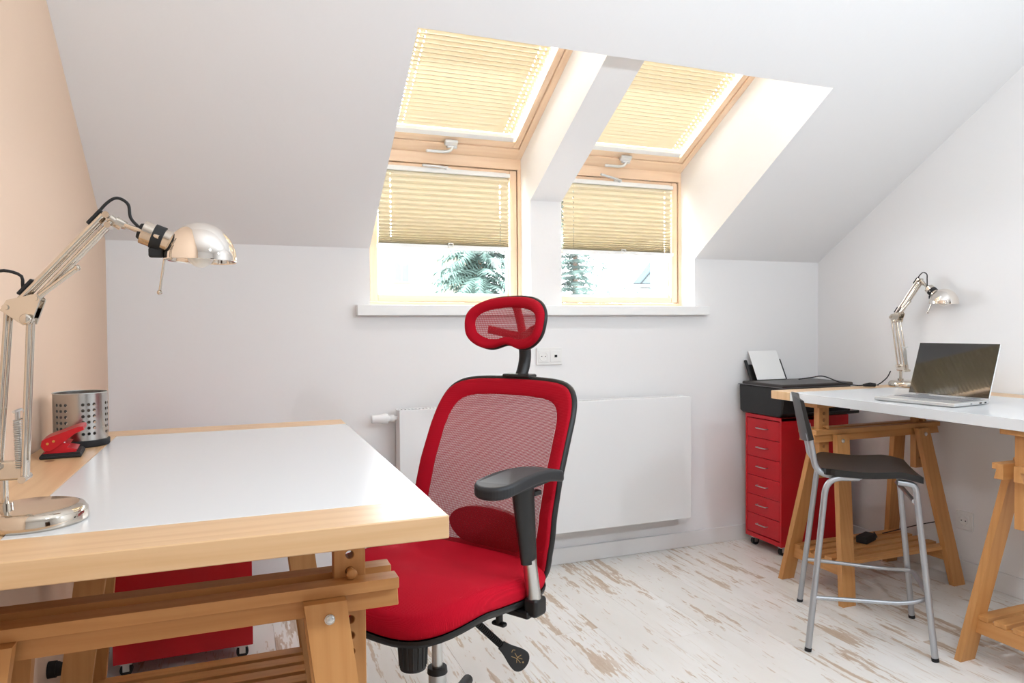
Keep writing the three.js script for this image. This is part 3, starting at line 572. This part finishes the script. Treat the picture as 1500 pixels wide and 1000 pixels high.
// ───────────────────────── bar stool ─────────────────────────
{
  // local: +x forward (towards the desk), +z towards the camera side
  const ang = -Math.atan2(0.64, 0.77);
  const t = thing('bar_stool', 'black-seated bar stool with silver tube legs and low backrest', 'stool', [-0.869, 0, 1.112], ang);
  const r = 0.0108, ys = 0.602;
  const legs = [];
  for (const s of [-1, 1]) {
    obj('leg', bent([V(-0.202, 0.003, s * 0.237), V(-0.138, ys, s * 0.168), V(-0.03, ys + 0.004, s * 0.162)], r, 0.06, 60), M.silver, t);
    obj('leg', bent([V(0.202, 0.003, s * 0.19), V(0.146, ys - 0.01, s * 0.155), V(0.09, ys - 0.004, s * 0.156)], r, 0.02, 60), M.silver, t);
    obj('back_post', bent([V(-0.02, ys + 0.004, s * 0.14), V(-0.168, ys + 0.002, s * 0.142), V(-0.184, 0.7, s * 0.14), V(-0.2, 0.79, s * 0.14)], r, 0.06, 60), M.silver, t);
    for (const f of [-0.2022, 0.2022]) obj('foot_cap', rod(V(f, 0.0, s * (f < 0 ? 0.2373 : 0.1903)), V(f * 0.992, 0.012, s * (f < 0 ? 0.2359 : 0.1897)), 0.0118, 0.0118, 14), M.rubber, t);
  }
  // seat: gently dished board with a rolled front
  const nx = 24, nz = 14, top = [], W = (x) => 0.184 - 0.012 * clamp((x + 0.17) / 0.36);
  const seatY = (x, z) => 0.633 - 0.010 * Math.exp(-(((x + 0.02) / 0.1) ** 2)) + 0.006 * (z / 0.18) ** 2 - (x > 0.09 ? 0.62 * (x - 0.09) ** 1.4 : 0) - (x < -0.11 ? 2.2 * (x + 0.11) ** 2 : 0);
  const grid = (dy, flip) => { const p = [], ii = []; for (let i = 0; i <= nx; i++) for (let k = 0; k <= nz; k++) { const f = i / nx, x = mix(-0.152, 0.168, f); const cr = Math.min(1, Math.sqrt(clamp(1 - Math.pow(clamp((0.05 - (x + 0.152)) / 0.05), 2)))) * (1 - 0.1 * Math.pow(clamp((x - 0.142) / 0.03), 2)); const z = W(x) * mix(0.72, 1, cr) * (k / nz * 2 - 1); p.push(x, seatY(x, z) - dy, z); }
    for (let i = 0; i < nx; i++) for (let k = 0; k < nz; k++) { const a = i * (nz + 1) + k, b = a + nz + 1; flip ? ii.push(a, b, a + 1, a + 1, b, b + 1) : ii.push(a, a + 1, b, a + 1, b + 1, b); } return [p, ii]; };
  const [p1, i1] = grid(0, false), [p2, i2] = grid(0.022, true), off = p1.length / 3; const ii = [...i1, ...i2.map((v) => v + off)];
  const ring = []; for (let k = 0; k <= nz; k++) ring.push(k); for (let i = 1; i <= nx; i++) ring.push(i * (nz + 1) + nz); for (let k = nz - 1; k >= 0; k--) ring.push(nx * (nz + 1) + k); for (let i = nx - 1; i >= 1; i--) ring.push(i * (nz + 1));
  ring.forEach((a, n) => { const b = ring[(n + 1) % ring.length]; ii.push(a, a + off, b, b, a + off, b + off); });
  let sg = new THREE.BufferGeometry(); sg.setAttribute('position', new THREE.Float32BufferAttribute([...p1, ...p2], 3)); sg.setIndex(ii);
  sg = sg.toNonIndexed(); sg.computeVertexNormals();
  const sm = new THREE.BufferGeometry(); sm.setAttribute('position', new THREE.Float32BufferAttribute(p1, 3)); sm.setIndex(i1); sm.computeVertexNormals(); sm.translate(0, 0.0004, 0);
  obj('seat', [sg, sm], M.blackSeat, t);
  // curved backrest slat
  const bp = [], bi = []; const NBk = 20;
  for (let k = 0; k <= NBk; k++) { const q = k / NBk * 2 - 1, z = q * 0.158, x0 = -0.178 - 0.022 * (1 - q * q); for (const [dx, y] of [[0, 0.722], [-0.034, 0.884], [-0.047, 0.887], [-0.016, 0.716]]) bp.push(x0 + dx, y - 0.012 * q * q * (y > 0.8 ? 1 : -1), z); }
  for (let k = 0; k < NBk; k++) for (let e = 0; e < 4; e++) { const a = k * 4 + e, b = k * 4 + (e + 1) % 4, c = a + 4, d = b + 4; bi.push(a, c, b, b, c, d); }
  bi.push(0, 1, 2, 0, 2, 3, NBk * 4, NBk * 4 + 2, NBk * 4 + 1, NBk * 4, NBk * 4 + 3, NBk * 4 + 2);
  let bg = new THREE.BufferGeometry(); bg.setAttribute('position', new THREE.Float32BufferAttribute(bp, 3)); bg.setIndex(bi); bg = bg.toNonIndexed(); bg.computeVertexNormals();
  obj('backrest', bg, M.blackSeat, t);
  // footrest loop and its grip, front cross bar
  const fr = (s) => [V(-0.19, 0.185, s * 0.218), V(0.185, 0.185, s * 0.176)];
  obj('footrest', bent([fr(1)[0], V(0.11, 0.185, 0.186), V(0.196, 0.2, 0.15), V(0.196, 0.2, -0.15), V(0.11, 0.185, -0.186), fr(-1)[0]], 0.0075, 0.045, 120), M.silver, t);
  obj('footrest_grip', rod(V(0.196, 0.2, -0.1), V(0.196, 0.2, 0.1), 0.0105, 0.0105, 16), M.silver, t);
  obj('cross_bar', rod(V(0.142, 0.535, -0.158), V(0.142, 0.535, 0.158), 0.008), M.silver, t);
}

// ───────────────────────── desk lamps ─────────────────────────
// all points in the lamp's own frame; the arms swing in the x-y plane
function deskLamp(label, pos, turn, c) {
  const t = thing('desk_lamp', label, 'lamp', pos, turn);
  obj('base', lathe([[0.0001, 0], [0.0735, 0], [0.075, 0.004], [0.0735, 0.017], [0.068, 0.024], [0.06, 0.0265], [0.0001, 0.0275]], 64), M.chrome, t);
  const sx = c.stem, lp = V(sx + c.lowOff, 0.062, 0), el = V(...c.elbow), tip = V(...c.tip), hd = V(...c.head);
  obj('stem', [rod(V(sx, 0.026, 0), V(sx, 0.07, 0), 0.0062), rod(V(sx, 0.026, 0), V(sx, 0.034, 0), 0.012)], M.chrome, t);
  obj('swivel_bracket', [rbox(0.05, 0.03, 0.016, 0.004, sx + 0.008, 0.083, 0), rod(V(sx + 0.028, 0.07, -0.02), V(sx + 0.028, 0.07, 0.02), 0.0055), rod(V(sx - 0.006, 0.09, -0.02), V(sx - 0.006, 0.09, 0.02), 0.006)], M.chrome, t);
  const lowA = V(sx - 0.006, 0.09, 0), lowB = V(sx + 0.028, 0.07, 0);
  // lower arm: two pairs of rods, springs between
  for (const z of [-0.011, 0.011]) {
    obj('lower_rod', rod(V(lowA.x, lowA.y, z), V(el.x - 0.014, el.y, z), 0.0036, 0.0036, 12), M.chrome, t);
    obj('lower_rod', rod(V(lowB.x, lowB.y, z), V(el.x + 0.014, el.y - 0.018, z), 0.0036, 0.0036, 12), M.chrome, t);
    const s0 = V(lowB.x - 0.006, lowB.y + 0.016, z * 0.55), s1 = s0.clone().add(V(-0.002, 0.075, 0)), sp = []; const N = 200;
    for (let k = 0; k <= N; k++) { const f = k / N, a = f * 22 * 6.283; const p = s0.clone().lerp(s1, f); sp.push(V(p.x + 0.0042 * Math.cos(a), p.y, p.z + 0.0042 * Math.sin(a))); }
    obj('spring', [tube(sp, 0.0009, 500, 5), rod(s1, s1.clone().add(V(0, 0.012, 0)), 0.002)], M.steel, t);
  }
  obj('spring_bar', rod(V(lowB.x - 0.008, lowB.y + 0.104, -0.02), V(lowB.x - 0.008, lowB.y + 0.104, 0.02), 0.0022), M.steel, t);
  // elbow plates and knob
  const pl = new THREE.Shape(); pl.moveTo(-0.02, -0.004); pl.lineTo(-0.012, 0.01); pl.lineTo(0.026, 0.02); pl.lineTo(0.03, 0.012); pl.lineTo(0.018, -0.024); pl.lineTo(0.008, -0.026); pl.closePath();
  const plate = (z) => new THREE.ExtrudeGeometry(pl, { depth: 0.0016, bevelEnabled: true, bevelSize: 0.0012, bevelThickness: 0.0004, bevelSegments: 1 }).translate(el.x, el.y, z);
  obj('elbow_plate', [plate(-0.0175), plate(0.0155), rod(V(el.x + 0.014, el.y - 0.018, -0.022), V(el.x + 0.014, el.y - 0.018, 0.03), 0.0048), rod(V(el.x - 0.014, el.y, -0.022), V(el.x - 0.014, el.y, 0.022), 0.0042), rod(V(el.x + 0.024, el.y + 0.014, -0.02), V(el.x + 0.024, el.y + 0.014, 0.02), 0.0038), ball(0.008, el.x + 0.014, el.y - 0.018, 0.03, 1, 1, 0.5)], M.chrome, t);
  // upper arm: channel pair with counter rods
  const up = tip.clone().sub(el), ud = up.clone().normalize(), un = V(-ud.y, ud.x, 0);
  for (const z of [-0.009, 0.009]) {
    obj('upper_rod', rod(el.clone().addScaledVector(un, 0.006).add(V(0, 0, z)), tip.clone().addScaledVector(un, 0.006).add(V(0, 0, z)), 0.0048, 0.0048, 12), M.chrome, t);
    obj('upper_rod', rod(el.clone().addScaledVector(un, -0.008).addScaledVector(ud, 0.01).add(V(0, 0, z)), tip.clone().addScaledVector(un, -0.009).add(V(0, 0, z)), 0.0036, 0.0036, 12), M.chrome, t);
  }
  const c0 = el.clone().add(V(0.022, 0.012, 0.012)), c1 = c0.clone().addScaledVector(ud, 0.075).addScaledVector(un, -0.012);
  obj('counter_rod', [rod(c0, c1, 0.0042, 0.0042, 12), ball(0.005, c1.x, c1.y, c1.z)], M.chrome, t);
  for (const [q, f] of [[tip, -0.01], [el, 0.03]]) obj('arm_clip', rbox(0.03, 0.005, 0.022, 0.002, 0, 0, 0).rotateZ(Math.atan2(ud.y, ud.x)).translate(q.x + un.x * 0.0135 + ud.x * f, q.y + un.y * 0.0135 + ud.y * f, 0), M.rubber, t);
  // head: knuckle, neck, switch collar, socket sleeve, hemispherical shade
  const neckEnd = V(...c.neck), nd = neckEnd.clone().sub(tip).normalize();
  const P = (f) => tip.clone().lerp(neckEnd, f);
  obj('knuckle', [rod(tip.clone().add(V(0, 0.004, -0.016)), tip.clone().add(V(0, 0.004, 0.016)), 0.0052), rod(tip.clone().add(V(0.002, -0.012, -0.016)), tip.clone().add(V(0.002, -0.012, 0.016)), 0.0048), rod(tip.clone().add(V(0.004, 0, 0)), P(0.22).add(V(0, -0.006, 0)), 0.008, 0.006), rod(P(0.14), P(0.3), 0.009, 0.006)], M.chrome, t);
  obj('yoke', [rod(P(0.28).add(V(0, 0, 0.003)), P(0.82).add(V(0, 0, 0.019)), 0.0038), rod(P(0.28).add(V(0, 0, -0.003)), P(0.82).add(V(0, 0, -0.019)), 0.0038)], M.chrome, t);
  obj('socket_sleeve', [rod(P(0.54), P(0.72), 0.019, 0.019, 24), rod(P(0.84), P(1.0), 0.018, 0.019, 24), rod(P(0.985), P(1.02), 0.0205, 0.0205, 24)], M.chrome, t);
  obj('switch_collar', [rod(P(0.70), P(0.86), 0.0202, 0.0202, 24), rod(P(0.48), P(0.55), 0.012, 0.015, 20), rbox(0.022, 0.016, 0.016, 0.003, 0, 0, 0).translate(P(0.78).x - 0.003, P(0.78).y - 0.024, 0)], M.rubber, t);
  const R = 0.056, sh = []; for (let k = 0; k <= 20; k++) { const a = k / 20 * Math.PI / 2; sh.push([Math.max(0.0001, R * Math.sin(a)), R * 1.12 * Math.cos(a)]); } sh.push([R + 0.0006, -0.002]); sh.push([R - 0.001, -0.002]); for (let k = 20; k >= 0; k--) { const a = k / 20 * Math.PI / 2; sh.push([Math.max(0.0001, (R - 0.0012) * Math.sin(a)), (R - 0.0012) * 1.12 * Math.cos(a)]); }
  const shade = obj('shade', lathe(sh, 72), M.chromeShade, t); shade.position.copy(hd); shade.rotation.z = c.shadeTilt;
  obj('bulb', [ball(0.022, hd.x, hd.y + 0.012, 0, 1, 1.1, 1)], std({ color: '#f4f1ea', roughness: 0.3 }), t);
  obj('switch_stick', [rod(P(0.9).add(V(0, -0.016, 0.004)), V(...c.stick), 0.0021), ball(0.0042, ...c.stick)], M.chrome, t);
  // cable loops
  const cb = tip.clone().addScaledVector(un, 0.014).addScaledVector(ud, -0.012), w = (a, b) => V(a, b, 0);
  obj('cable', [tube([cb, tip.clone().add(V(0.0, 0.024, 0)), tip.clone().add(V(0.015, 0.033, 0)), tip.clone().add(V(0.03, 0.024, 0)), tip.clone().add(V(0.034, 0.002, 0.004)), P(0.5).add(V(0, 0.004, 0.006))], 0.0024, 60, 8), ...(c.noLoop ? [] : [
    tube([el.clone().addScaledVector(un, 0.016).addScaledVector(ud, 0.026), el.clone().add(V(0.002, 0.05, 0.004)), el.clone().add(V(-0.03, 0.052, 0.004)), el.clone().add(V(-0.046, 0.0, 0.004)), V(sx - 0.03, 0.15, 0.004), V(sx - 0.012, 0.08, 0.004)], 0.0024, 60, 8)])], M.rubber, t);
  return t;
}
deskLamp('large chrome desk lamp with domed shade beside the hole punch', [-3.33, 0.8512, 1.82], 0, {
  stem: -0.038, lowOff: 0, elbow: [-0.012, 0.332, 0], tip: [0.108, 0.474, 0], neck: [0.201, 0.438, 0], head: [0.244, 0.411, 0], stick: [0.182, 0.357, 0.006], shadeTilt: -0.03 });
const lampB = deskLamp('chrome desk lamp with domed shade behind the laptop', [-0.088, 0.8512, 0.645], -84 * D2R, {
  stem: -0.03, lowOff: 0, elbow: [-0.055, 0.31, 0], tip: [0.058, 0.468, 0], neck: [0.13, 0.402, 0], head: [0.163, 0.364, 0], stick: [0.096, 0.325, 0.006], shadeTilt: -0.03, noLoop: true });
lampB.scale.setScalar(1.06);

// ───────────────────────── small things on the desks ─────────────────────────
{
  const t = thing('utensil_cup', 'perforated steel pot with black base beside the red hole punch', 'pot', [-3.412, 0.8514, 1.005]);
  // wall with real perforations: ring of cells, three columns of six holes, then a plain gap
  const r = 0.0615, h0 = 0.014, h1 = 0.136;
  const holes = dataTex(1024, 256, (u, v) => {
    const cols = 30, c = Math.floor(u * cols), inCol = (u * cols - c - 0.5) * (6.2832 * r / cols) , y = h0 + v * (h1 - h0);
    if (c % 5 >= 3) return [255, 255, 255];
    let m = 1; for (let k = 0; k < 6; k++) { const dy = y - (0.034 + k * 0.0148); m = Math.min(m, sstep(0.0036, 0.0042, Math.hypot(inCol, dy))); } const f = 255 * m; return [f, f, f];
  }, false, 1, 1);
  const wallMat = M.brushed.clone(); wallMat.alphaMap = holes; wallMat.alphaTest = 0.5; wallMat.transparent = false;
  const g = new THREE.CylinderGeometry(r, r, h1 - h0, 96, 1, true); g.translate(0, (h0 + h1) / 2, 0); g.rotateY(0.15);
  obj('wall', g, wallMat, t);
  obj('rim', (() => { const q = new THREE.TorusGeometry(r, 0.0012, 8, 72); q.rotateX(Math.PI / 2); q.translate(0, h1, 0); return q; })(), M.steel, t);
  obj('base', lathe([[0.0001, 0], [0.064, 0], [0.0655, 0.003], [0.0655, 0.015], [0.063, 0.017], [0.06, 0.016], [0.0001, 0.014]], 56), M.rubber, t);
}
{
  const t = thing('hole_punch', 'small red hole punch on a black base beside the steel pot', 'hole punch', [-3.424, 0.8512, 1.158], 0.1);
  const side = (pts, w, z, bev = 0.0015) => { const s = new THREE.Shape(pts.map(([x, y]) => new THREE.Vector2(x, y))); return new THREE.ExtrudeGeometry(s, { depth: w, bevelEnabled: true, bevelSize: bev, bevelThickness: bev, bevelSegments: 2 }).translate(0, 0, z); };
  obj('base', [rbox(0.084, 0.008, 0.104, 0.003, 0.002, 0.0045, 0), rbox(0.078, 0.004, 0.098, 0.002, 0.002, 0.0095, 0)], M.rubber, t);
  obj('body', [side([[-0.034, 0.011], [0.03, 0.011], [0.032, 0.017], [0.012, 0.022], [0.018, 0.03], [-0.005, 0.036], [-0.018, 0.026], [-0.028, 0.016]], 0.074, -0.037)], M.punchRed, t);
  const lev = obj('lever', [side([[-0.03, 0.02], [-0.036, 0.03], [-0.034, 0.041], [-0.026, 0.046], [0.038, 0.069], [0.046, 0.069], [0.047, 0.063], [0.03, 0.056], [-0.012, 0.022], [-0.02, 0.018]], 0.084, -0.042)], M.punchRed, t);
  obj('rivet', [rod(V(-0.024, 0.035, 0.043), V(-0.024, 0.035, 0.0455), 0.0028), rod(V(-0.012, 0.04, 0.043), V(-0.012, 0.04, 0.0455), 0.0028)], M.gold, lev);
  obj('punch_pin', [rod(V(0.006, 0.018, 0.028), V(0.006, 0.046, 0.028), 0.0035), rod(V(0.006, 0.018, -0.028), V(0.006, 0.046, -0.028), 0.0035)], M.steel, t);
}
// laptop
{
  // local: x = width (towards the camera end), -z ... built with the hinge at the back
  const t = thing('laptop', 'open silver laptop with glossy dark screen on the white desk', 'laptop', [-0.607, 0.8514, 1.178], -90 * D2R + 0.125);
  // local frame: +z faces the user, +x is the user's right
  const w = 0.306, d = 0.216;
  obj('base', [rbox(w, 0.0135, d, 0.004, 0, 0.009, 0), rbox(w - 0.02, 0.003, d - 0.02, 0.001, 0, 0.0015, 0)], M.laptopSilver, t);
  const kb = obj('keyboard_tray', rbox(w - 0.04, 0.001, 0.1, 0.0004, 0, 0.0158, -0.03), M.hinge, t);
  for (let r = 0; r < 5; r++) for (let c = 0; c < 14; c++) { const kw = 0.0158; obj('key', bx(-0.131 + c * 0.0188, -0.131 + c * 0.0188 + kw, 0.0162, 0.0178, -0.077 + r * 0.0192, -0.077 + r * 0.0192 + 0.0155, 0.0006), M.keys, kb); }
  obj('touchpad', rbox(0.1, 0.0006, 0.058, 0.0002, 0, 0.0158, 0.063), M.alu, t);
  for (const x of [-0.12, 0.07]) obj('hinge', rod(V(x, 0.014, -d / 2), V(x + 0.05, 0.014, -d / 2), 0.005), M.hinge, t);
  for (const [z0, z1, y0, y1] of [[-0.06, -0.046, 0.006, 0.011], [-0.09, -0.078, 0.006, 0.011], [0, 0.01, 0.007, 0.01]]) obj('port', bx(w / 2 - 0.0005, w / 2 + 0.0004, y0, y1, z0, z1, 0.0002), M.dark, t);
  const lid = new THREE.Group(); lid.name = 'lid'; t.add(lid); lid.position.set(0, 0.016, -d / 2); lid.rotation.x = -20.5 * D2R;
  obj('lid_back', rbox(w, 0.214, 0.005, 0.0024, 0, 0.11, -0.001), M.laptopSilver, lid);
  obj('screen', rbox(w - 0.004, 0.21, 0.0016, 0.0006, 0, 0.11, 0.0022), M.screen, lid);
}
// printer with a sheet of paper standing in its tray
{
  const t = thing('printer', 'black inkjet printer on top of the red drawer cabinet', 'printer', [-0.345, 0.689, 0.2]);
  const prof = [[-0.16, 0.012], [-0.165, 0.148], [0.15, 0.148], [0.162, 0.12], [0.15, 0.02], [0.13, 0.002], [-0.14, 0.002]];   // (z, y) side outline
  obj('body', prismX(prof.slice().reverse(), -0.222, 0.222, 0.006), M.blackPlastic, t);
  obj('lid', [rbox(0.452, 0.017, 0.3, 0.007, 0, 0.157, 0.012)], M.charcoal, t);
  obj('trim_line', [rbox(0.449, 0.003, 0.326, 0.001, 0, 0.1485, -0.006)], M.keys, t);
  obj('output_tray', [rbox(0.24, 0.006, 0.1, 0.002, 0.06, 0.02, 0.19), rbox(0.24, 0.012, 0.006, 0.002, 0.06, 0.026, 0.238)], M.blackPlastic, t);
  const tray = obj('paper_tray', [rbox(0.016, 0.13, 0.012, 0.005, -0.112, 0.075, 0), rbox(0.016, 0.13, 0.012, 0.005, 0.112, 0.075, 0), rbox(0.226, 0.11, 0.004, 0.002, 0, 0.06, -0.005)], M.blackPlastic, t);
  tray.position.set(-0.055, 0.145, -0.122); tray.rotation.x = -0.46;
}
{
  const pg = rbox(0.186, 0.165, 0.002, 0.0004, 0, 0.0825, 0);
  const p = tag(obj('paper_sheet', pg, M.paper), 'white sheet of paper standing in the printer tray', 'paper');
  p.position.set(-0.402, 0.858, 0.092); p.rotation.x = -0.46; p.rotation.z = 0.0;
}
// cables
{
  const t = thing('power_cable', 'thin black power cable with plug lying on the wall end of the laptop desk', 'cable');
  obj('cord', tube([V(-0.368, 0.868, 0.25), V(-0.36, 0.882, 0.33), V(-0.355, 0.892, 0.4), V(-0.33, 0.868, 0.48), V(-0.3, 0.8565, 0.545), V(-0.272, 0.857, 0.565)], 0.0028, 60, 8), M.rubber, t);
  obj('plug', [rod(V(-0.274, 0.858, 0.564), V(-0.248, 0.861, 0.58), 0.006, 0.0095, 12), rod(V(-0.248, 0.861, 0.58), V(-0.228, 0.859, 0.593), 0.0095, 0.008, 12), rod(V(-0.228, 0.859, 0.589), V(-0.214, 0.858, 0.598), 0.0022)], M.rubber, t);
  tag(obj('lamp_cable', tube([V(-0.1, 0.92, 0.565), V(-0.11, 0.89, 0.555), V(-0.135, 0.865, 0.545), V(-0.155, 0.8545, 0.54)], 0.0025, 40, 8), M.rubber), 'thin black cable trailing from the lamp behind the laptop', 'cable');
  const a = thing('power_adapter', 'black power adapter lying on the trestle shelf by the corner', 'adapter', [-0.4, 0.1665, 0.7], 0.35);
  obj('brick', rbox(0.1, 0.032, 0.05, 0.005, 0, 0.0165, 0), M.rubber, a);
  obj('cable', tube([V(0.05, 0.016, 0), V(0.09, 0.004, 0.01), V(0.16, 0.004, -0.03)], 0.003, 30, 8), M.rubber, a);
  tag(obj('adapter_cord', tube([V(-0.24, 0.171, 0.645), V(-0.2, 0.18, 0.66), V(-0.1, 0.22, 0.73), V(-0.012, 0.25, 0.8)], 0.0026, 50, 8), M.rubber), 'black cord running from the trestle shelf up the white side wall', 'cable');
}

{
  const w = thing('wall_plug', 'black plug in the peach wall under the cup desk', 'plug', [XL, 0.272, 0.985]);
  obj('body', [rod(V(0.001, 0, 0), V(0.02, 0, 0), 0.021, 0.021, 18), rod(V(0.02, 0, 0), V(0.06, -0.004, 0.01), 0.019, 0.009, 14)], M.rubber, w);
  obj('cord', tube([V(0.058, -0.004, 0.01), V(0.09, -0.02, 0.014), V(0.085, -0.12, 0.01), V(0.04, -0.26, 0)], 0.0035, 30, 8), M.rubber, w);
}

// ───────────────────────── outside ─────────────────────────
struct('garden_ground', [new THREE.BoxGeometry(80, 0.2, 60).translate(0, -4.6, -31)], M.lawn, 'lawn outside below the attic windows');
function conifer(label, x, z, h, rad, seed) {
  seedState = seed; const y0 = -4.5; const t = thing('conifer_tree', label, 'tree', [x, y0, z]);
  obj('trunk', rod(V(0, 0, 0), V(0, h * 0.97, 0), 0.16, 0.02, 10), M.bark, t);
  const p = []; const tri = (a, b, c) => p.push(a.x, a.y, a.z, b.x, b.y, b.z, c.x, c.y, c.z);
  for (let y = h * 0.25; y < h; y += 0.043 * rad) {
    const f = 1 - y / h, R = rad * Math.pow(f * 1.33, 0.85) + 0.06, n = 11;
    for (let k = 0; k < n; k++) {
      const a = rnd() * 6.283, L = R * (0.65 + 0.5 * rnd()), c = Math.cos(a), s = Math.sin(a), droop = 0.12 + 0.25 * rnd();
      for (let q = 0.04; q < 1; q += 0.08) {
        const b = V(c * L * q, y - droop * L * q * q + (rnd() - 0.5) * 0.05, s * L * q), wd = (0.16 * (1.1 - q) + 0.05) * rad / 2.7;
        for (const sd of [-1, 1]) { const e = V(b.x - s * sd * wd + c * 0.1, b.y - 0.05 - rnd() * 0.12, b.z + c * sd * wd + s * 0.1); tri(b, e, V(b.x + c * 0.06, b.y - 0.02, b.z + s * 0.06)); tri(b, V(e.x - c * 0.05, e.y + 0.05, e.z - s * 0.05), V(b.x - c * 0.05, b.y + 0.03, b.z - s * 0.05)); }
      }
    }
  }
  const g = new THREE.BufferGeometry(); g.setAttribute('position', new THREE.Float32BufferAttribute(p, 3)); g.computeVertexNormals();
  obj('foliage', g, M.needles, t);
}
conifer('spruce tree outside the window nearest the peach wall', 1.35, -10, 8.3, 3.0, 77);
conifer('dense spruce tree outside beside the neighbour roof', 7.31, -18, 13.75, 4.2, 99);
{
  const t = thing('neighbour_house', 'pale yellow house far beyond the garden', 'house', [4.9, -4.5, -30]);
  obj('wall', bx(-3.2, 3.2, 0, 9.8, -3, 0, 0.01), M.facade, t);
  obj('roof', prismX([[-3.4, 9.8], [0.4, 9.8], [-1.5, 11.6]], -3.5, 3.5), M.exteriorWhite, t);
  for (const x of [-0.75, 1.4]) { const w = obj('window', bx(x - 0.42, x + 0.42, 7.7, 8.75, -0.02, 0.03, 0.01), M.facade, t); obj('pane', bx(x - 0.34, x - 0.03, 7.78, 8.67, 0.02, 0.04, 0.005), M.darkGlass, w); obj('pane', bx(x + 0.03, x + 0.34, 7.78, 8.67, 0.02, 0.04, 0.005), M.darkGlass, w); }
}
{
  // neighbour's eave: white boxed end with bargeboard and slate-blue soffit panels, close to the second window
  const t = thing('neighbour_roof', 'white boxed eave and blue-grey roof panel of the neighbouring building', 'roof', [0.9, 0, -4.4]);
  const flat = (pts, z0, dz) => { const s = new THREE.Shape(pts.map(([x, y]) => new THREE.Vector2(x, y))); return new THREE.ExtrudeGeometry(s, { depth: dz, bevelEnabled: false }).translate(0, 0, z0); };
  const edgeMat = std({ color: '#5a606c', roughness: 0.7 });
  obj('cheek', flat([[0.193, 2.6], [0.193, 1.7], [0.303, 1.716], [1.1, 2.6]], 0, 0.2), M.exteriorWhite, t);
  obj('edge_strip', flat([[0.19, 1.672], [0.31, 1.69], [1.16, 2.6], [1.1, 2.6], [0.303, 1.716], [0.175, 1.704]], 0, 0.24), edgeMat, t);
  obj('bargeboard', flat([[0.194, 1.584], [0.337, 1.601], [1.22, 2.6], [1.16, 2.6], [0.31, 1.69], [0.19, 1.672]], 0, 0.26), M.exteriorWhite, t);
  obj('roof_panel', flat([[0.355, 1.601], [0.76, 1.58], [0.76, 2.08]], 0.05, 0.1), M.slate, t);
  obj('panel_seam', [rod(V(0.537, 1.64, 0.16), V(0.74, 1.846, 0.16), 0.006, 0.006, 6)], M.dark, t);
  obj('panel_seam', [rod(V(0.4, 1.635, 0.16), V(0.76, 1.639, 0.16), 0.005, 0.005, 6)], M.dark, t);
  obj('gutter', [bx(0.39, 0.76, 1.598, 1.626, 0.14, 0.19, 0.004)], M.exteriorWhite, t);
  obj('gutter_edge', [rod(V(0.38, 1.592, 0.17), V(0.76, 1.596, 0.17), 0.006, 0.006, 6)], M.dark, t);
  obj('end_board', flat([[-0.01, 2.3], [0.013, 1.79], [0.045, 1.765], [0.08, 1.8], [0.13, 2.3]], 0, 0.03), edgeMat, t);
  obj('end_board_face', flat([[0.012, 2.3], [0.03, 1.8], [0.045, 1.785], [0.066, 1.81], [0.11, 2.3]], 0.03, 0.01), M.exteriorWhite, t);
}

// ───────────────────────── the part of the room behind the viewer ─────────────────────────
{
  const s = thing('bookcase', 'dark wooden bookcase against the wall opposite the windows', 'bookcase', [-0.46, 0, ZF - 0.17]);
  obj('case', [bx(-0.35, -0.33, 0, 2.0, -0.15, 0.15, 0.002, 'y'), bx(0.33, 0.35, 0, 2.0, -0.15, 0.15, 0.002, 'y'), bx(-0.33, 0.33, 0, 2.0, 0.13, 0.15, 0.002, 'y')], M.walnut, s);
  for (let k = 0; k < 6; k++) obj('shelf', bx(-0.33, 0.33, 0.05 + k * 0.386, 0.07 + k * 0.386, -0.15, 0.13, 0.002), M.walnut, s);
  // pendant globes above the middle of the room: what lights it besides the windows
  for (const [x, z] of [[-2.55, 2.65], [-1.7, 2.62], [-0.85, 2.62]]) {
    const y = 1.72, f = thing('pendant_lamp', 'small white globe pendant lamp hanging from the ceiling', 'lamp', [x, 0, z], 0, 'pendant lamps overhead');
    obj('ceiling_rose', lathe([[0.0001, YC - 0.025], [0.03, YC - 0.025], [0.045, YC - 0.004], [0.045, YC - 0.001], [0.0001, YC - 0.001]], 28), M.whiteAlu, f);
    obj('cord', rod(V(0, y + 0.05, 0), V(0, YC - 0.02, 0), 0.003, 0.003, 8), M.whiteAlu, f);
    obj('bulb', ball(0.05, 0, y, 0), std({ color: '#ffffff', emissive: new THREE.Color(0.92, 0.98, 1), emissiveIntensity: 6 }), f);
    const L = new THREE.PointLight(new THREE.Color(0.85, 0.98, 1.1), PENDANT_POWER, 0, 2);
    L.position.set(x, y, z); L.castShadow = true; L.shadow.radius = 2.4; L.name = 'pendant_light'; scene.add(L);
  }
}

renderer.render(scene, camera);
